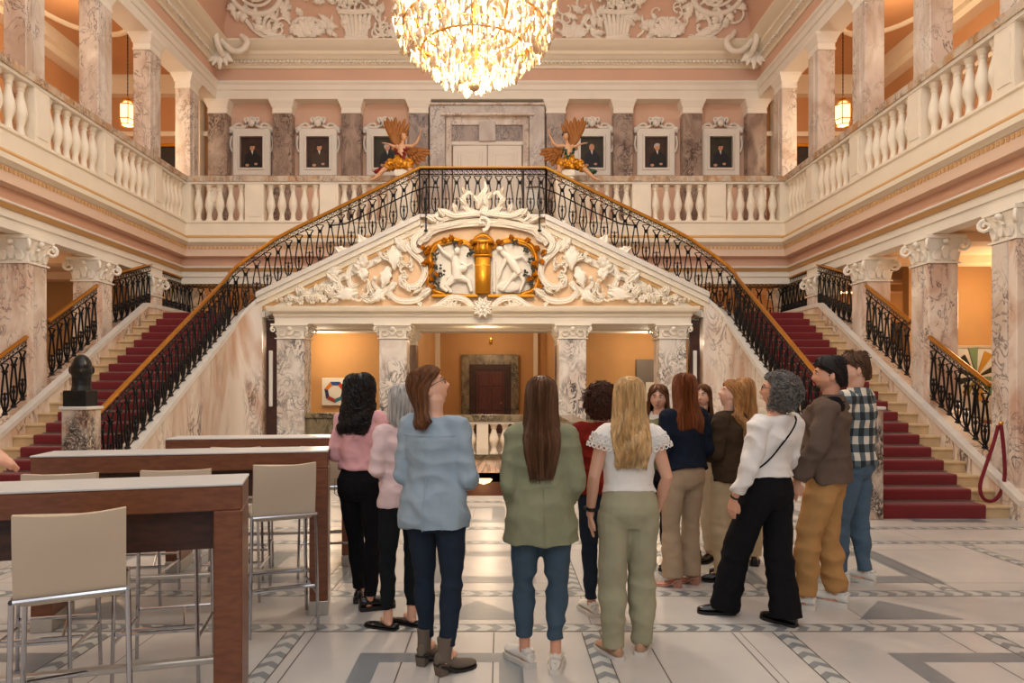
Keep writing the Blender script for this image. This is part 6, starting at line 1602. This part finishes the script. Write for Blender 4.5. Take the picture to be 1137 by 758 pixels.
# ------------------------------------------------------------ bust head and angels
q=MB(); M=Matrix.Translation((0.0,0,.47))@Matrix.Rotation(PI+.5,4,'Z')@Matrix.Scale(1.6,4); head_mesh(q,M,True); q.tube([(0,0,.19),(0,0,.26),(0,0,.42)],[(.12,.13),(.105,.11),(.11,.11)],14,up=(1,0,0))
remesh_obj(q,.008,'head','bronze_dark',bpy.data.objects['bronze_bust'],sm=1)
mat('angel_skin',(216,164,124),.45); mat('robe_red',(132,28,24),.4,metal=.2); mat('robe_green',(46,84,60),.4,metal=.2)
def angel(label,loc,mir,robe):
    e=empty('angel_statue',label,'statue',loc,kind='thing')
    X=lambda x:mir*x
    def w(q,name,m,par=e,vox=None,disp=None):
        q.v=[(X(p[0]),p[1],p[2]) for p in q.v]
        if mir<0: q.f=[f[::-1] for f in q.f]
        return remesh_obj(q,vox,name,m,par,sm=1,disp=disp) if vox else q.obj(name,m,par,angle=60)
    # facing the camera (-Y), seated on the handrail end; +x side raised arm
    q=MB(); q.tube([(0,0,.10),(0,-.02,.2),(.02,-.02,.36),(.03,-.0,.5),(.04,-.0,.57)],[(.12,.1),(.105,.085),(.11,.08),(.1,.07),(.04,.04)],14,up=(1,0,0))
    q.tube([(.04,0,.54),(.06,-.01,.64)],.038,10)
    M=Matrix.Translation((.08,-.02,.72))@Matrix.Rotation(PI-.35,4,'Z')@Matrix.Rotation(.25,4,'X')@Matrix.Scale(.8,4); head_mesh(q,M)
    q.tube([(.11,0,.52),(.26,-.03,.50),(.36,-.05,.56),(.44,-.06,.74)],[.045,.038,.034,.022],10); hand(q,(.44,-.06,.74),(.15,0,1),(-.9,-.3,0),.3)
    q.tube([(-.06,0,.52),(-.16,-.06,.44),(-.1,-.14,.46),(-.24,-.18,.5)],[.045,.04,.034,.022],10); hand(q,(-.24,-.18,.5),(-1,0,.2),(0,0,-1),.3)
    q.tube([(-.04,0,.14),(-.2,-.12,.08),(-.34,-.16,-.06),(-.52,-.18,-.24)],[.1,.08,.055,.035],12); q.tube([(-.52,-.18,-.24),(-.62,-.22,-.30)],[(.03,.035),(.02,.03)],8)
    q.tube([(.05,0,.14),(.2,-.14,.1),(.24,-.18,-.1),(.2,-.16,-.28)],[.1,.08,.055,.035],12); q.tube([(.2,-.16,-.28),(.22,-.25,-.32)],[(.03,.035),(.02,.03)],8)
    w(q,'body','angel_skin',vox=.009)
    q=MB(); q.tube([(-.02,0,.06),(0,-.02,.2),(-.0,-.03,.3)],[(.17,.14),(.145,.115),(.11,.09)],16,up=(1,0,0)); q.tube([(-.02,0,.14),(-.2,-.12,.08),(-.3,-.15,-.03)],[.12,.11,.09],14); q.tube([(.05,0,.14),(.2,-.14,.09),(.22,-.16,-.04)],[.12,.105,.085],14); q.tube([(-.1,-.1,.0),(.12,-.16,.04),(.22,-.1,.2)],[.05,.06,.03],8)
    w(q,'gilded_skirt','gold',vox=.012,disp=folds(.02,10,10,2))
    q=MB(); q.tube([(-.12,-.04,.52),(-.08,-.1,.36),(.06,-.1,.22),(.16,-.04,.16)],[(.03,.06),(.03,.07),(.03,.07),(.03,.05)],8); q.tube([(.12,.02,.5),(.1,-.08,.38),(.04,-.11,.2)],[.03,.045,.03],8)
    q.tube([(-.1,.02,.1),(-.3,-.04,.02),(-.5,-.02,-.06),(-.62,-.04,-.04)],[(.08,.12),(.07,.1),(.06,.08),(.02,.03)],10)
    w(q,'cloak',robe,vox=.012,disp=folds(.02,10,12,5))
    for tilt,name in ((1,'near'),(-1,'far')):
        q=MB()
        bx,bz=(-.08,.5) if tilt>0 else (.14,.48)
        for row,(n,L,y0) in enumerate(((7,.5,.12),(6,.36,.09),(5,.22,.06))):
            for k in range(n):
                t=k/(n-1)
                if tilt>0: a=1.2+.75*t; L_=L*(1-.2*t)*1.3*(1+.12*(k%2))
                else: a=-1.2+1.2*t; L_=L*.72*(1+.15*(k%2))
                p0=V((bx,y0,bz)); sh=V((math.cos(a),.15,math.sin(a))); st=V((-.02*k if tilt>0 else .02*k,0,.03*k if tilt>0 else .0))
                q.tube([p0+st,p0+st+sh*L_*.5,p0+st+sh*L_*.9,p0+st+sh*L_],[(.012,.03),(.016,.05),(.012,.04),(.004,.008)],8,up=(0,1,0))
        w(q,'wing','gold_matte')
    q=MB(); r_=random.Random(4)
    for k in range(60):
        a=r_.uniform(0,6.28); b=r_.uniform(.2,1.6); p=V((.08,.0,.74))+V((.075*math.sin(b)*math.cos(a),.085*math.sin(b)*math.sin(a)+.015,.085*math.cos(b))); 
        if p.y<-.05 and p.z<.78: continue
        q.ball(p,.022,6,5)
    w(q,'curls','gold_matte' if mir>0 else 'hair_darkbrown')
    return e
angel('gilded winged angel statue in a red cloak perched above the bust-side railing',(-1.86,15.05,6.42),1,'robe_red')
angel('gilded winged angel statue in a green cloak perched above the red-rope-side railing',(1.86,15.05,6.42),-1,'robe_green')
# plinths on which the angels sit
for s,side in ((-1,'red'),(1,'green')):
    e=empty('statue_pedestal','cream stone pedestal at the balustrade end under the angel in '+side,'pedestal',(s*1.75,15.3,ZG),kind='thing')
    q=MB(); q.bbox(-.2,.2,-.38,.3,0,1.26,.02); q.bbox(-.22,.22,-.4,.34,1.26,1.4,.01); q.obj('block','baluster_stone',e,smooth=False)
# ------------------------------------------------------------ lights, world, camera
def area(name,loc,rot,sx,sy,power,col=(1,1,1)):
    l=bpy.data.lights.new(name,'AREA'); l.shape='RECTANGLE'; l.size=sx; l.size_y=sy; l.energy=power; l.color=col
    o=bpy.data.objects.new(name,l); C.objects.link(o); o.location=loc; o.rotation_euler=rot; return o
def point(name,loc,power,col=(1,.7,.4),r=.1):
    l=bpy.data.lights.new(name,'POINT'); l.energy=power; l.color=col; l.shadow_soft_size=r
    o=bpy.data.objects.new(name,l); C.objects.link(o); o.location=loc; return o
area('overhead_fill',(0,4.8,12.45),(0,0,0),9,15,560,(1,.965,.91))  # added overhead fill, set in the unseen ceiling opening
for k,x in enumerate((-4,0,4)):
    area('rear_fill',(x,-5.9,7.8),(math.radians(90),0,0),3.2,5,110,(.88,.94,1))  # added cool fill from behind the camera, standing in for unseen windows
    area('rear_fill_low',(x,-5.9,2.2),(math.radians(90),0,0),3.2,3.6,14,(.93,.96,1))  # lower row of the same added rear fill
for z,p_ in ((5.8,420),(6.5,260),(7.2,260)): point('chandelier_light',(0,9.1,z),p_,(1,.83,.62),.28)
for s in (-1,1):
    point('lantern_light',(s*8.05,15.5,7.2),35,(1,.79,.56),.2)
    for y in (2,6,10,14): point('gallery_lamp',(s*8.6,y,9.0),28,(1,.76,.5),.3)
    for y in (3,7.5,11.5): point('aisle_lamp',(s*8.9,y,2.9),15,(1,.78,.55),.25)
    point('aisle_lamp',(s*8.6,16.6,3.7),16,(1,.79,.56),.2)
    point('lobby_lamp',(s*4.0,16.6,2.7),38,(1,.78,.55),.15)
    point('landing_lamp',(s*3.6,16.9,3.85),20,(1,.79,.56),.2)
point('lobby_lamp',(0,19.5,3.2),26,(1,.78,.55),.2); point('lobby_lamp',(0,22.4,3.4),26,(1,.78,.55),.2); point('lobby_lamp',(0,14.6,2.7),20,(1,.68,.4),.2)
point('picture_lamp',(9.4,12.2,3.3),26,(1,.78,.5),.15); point('picture_lamp',(-4.0,17.2,2.75),12,(1,.78,.5),.1)
point('well_lamp',(0,12.7,-.35),6,(1,.6,.3),.1)
w_=bpy.data.worlds.new('World'); bpy.context.scene.world=w_; w_.use_nodes=True
N=w_.node_tree.nodes; L=w_.node_tree.links; sk=N.new('ShaderNodeTexSky'); sk.sky_type='HOSEK_WILKIE'; sk.turbidity=5; sk.sun_direction=(.3,-.5,.8)
L.new(sk.outputs[0],N['Background'].inputs[0]); N['Background'].inputs[1].default_value=.25
cam=bpy.data.cameras.new('Camera'); co=bpy.data.objects.new('Camera',cam); C.objects.link(co); co.location=(CX,0,CZ); co.rotation_euler=(PI/2,0,0)
cam.sensor_width=36; cam.lens=36*F/1137; cam.shift_x=(568.5-556)/1137; cam.shift_y=(428-379)/1137; cam.clip_end=200
cam.dof.use_dof=False
sc=bpy.context.scene; sc.camera=co
sc.view_settings.view_transform='Standard'; sc.view_settings.look='None'; sc.view_settings.exposure=.52; sc.view_settings.gamma=1; sc.view_settings.use_curve_mapping=False
sc.cycles.max_bounces=7; sc.cycles.diffuse_bounces=4; sc.cycles.glossy_bounces=3; sc.cycles.transmission_bounces=5; sc.cycles.caustics_reflective=False; sc.cycles.caustics_refractive=False; sc.cycles.sample_clamp_indirect=4; sc.cycles.use_denoising=True; sc.cycles.use_adaptive_sampling=True; sc.cycles.adaptive_threshold=.02
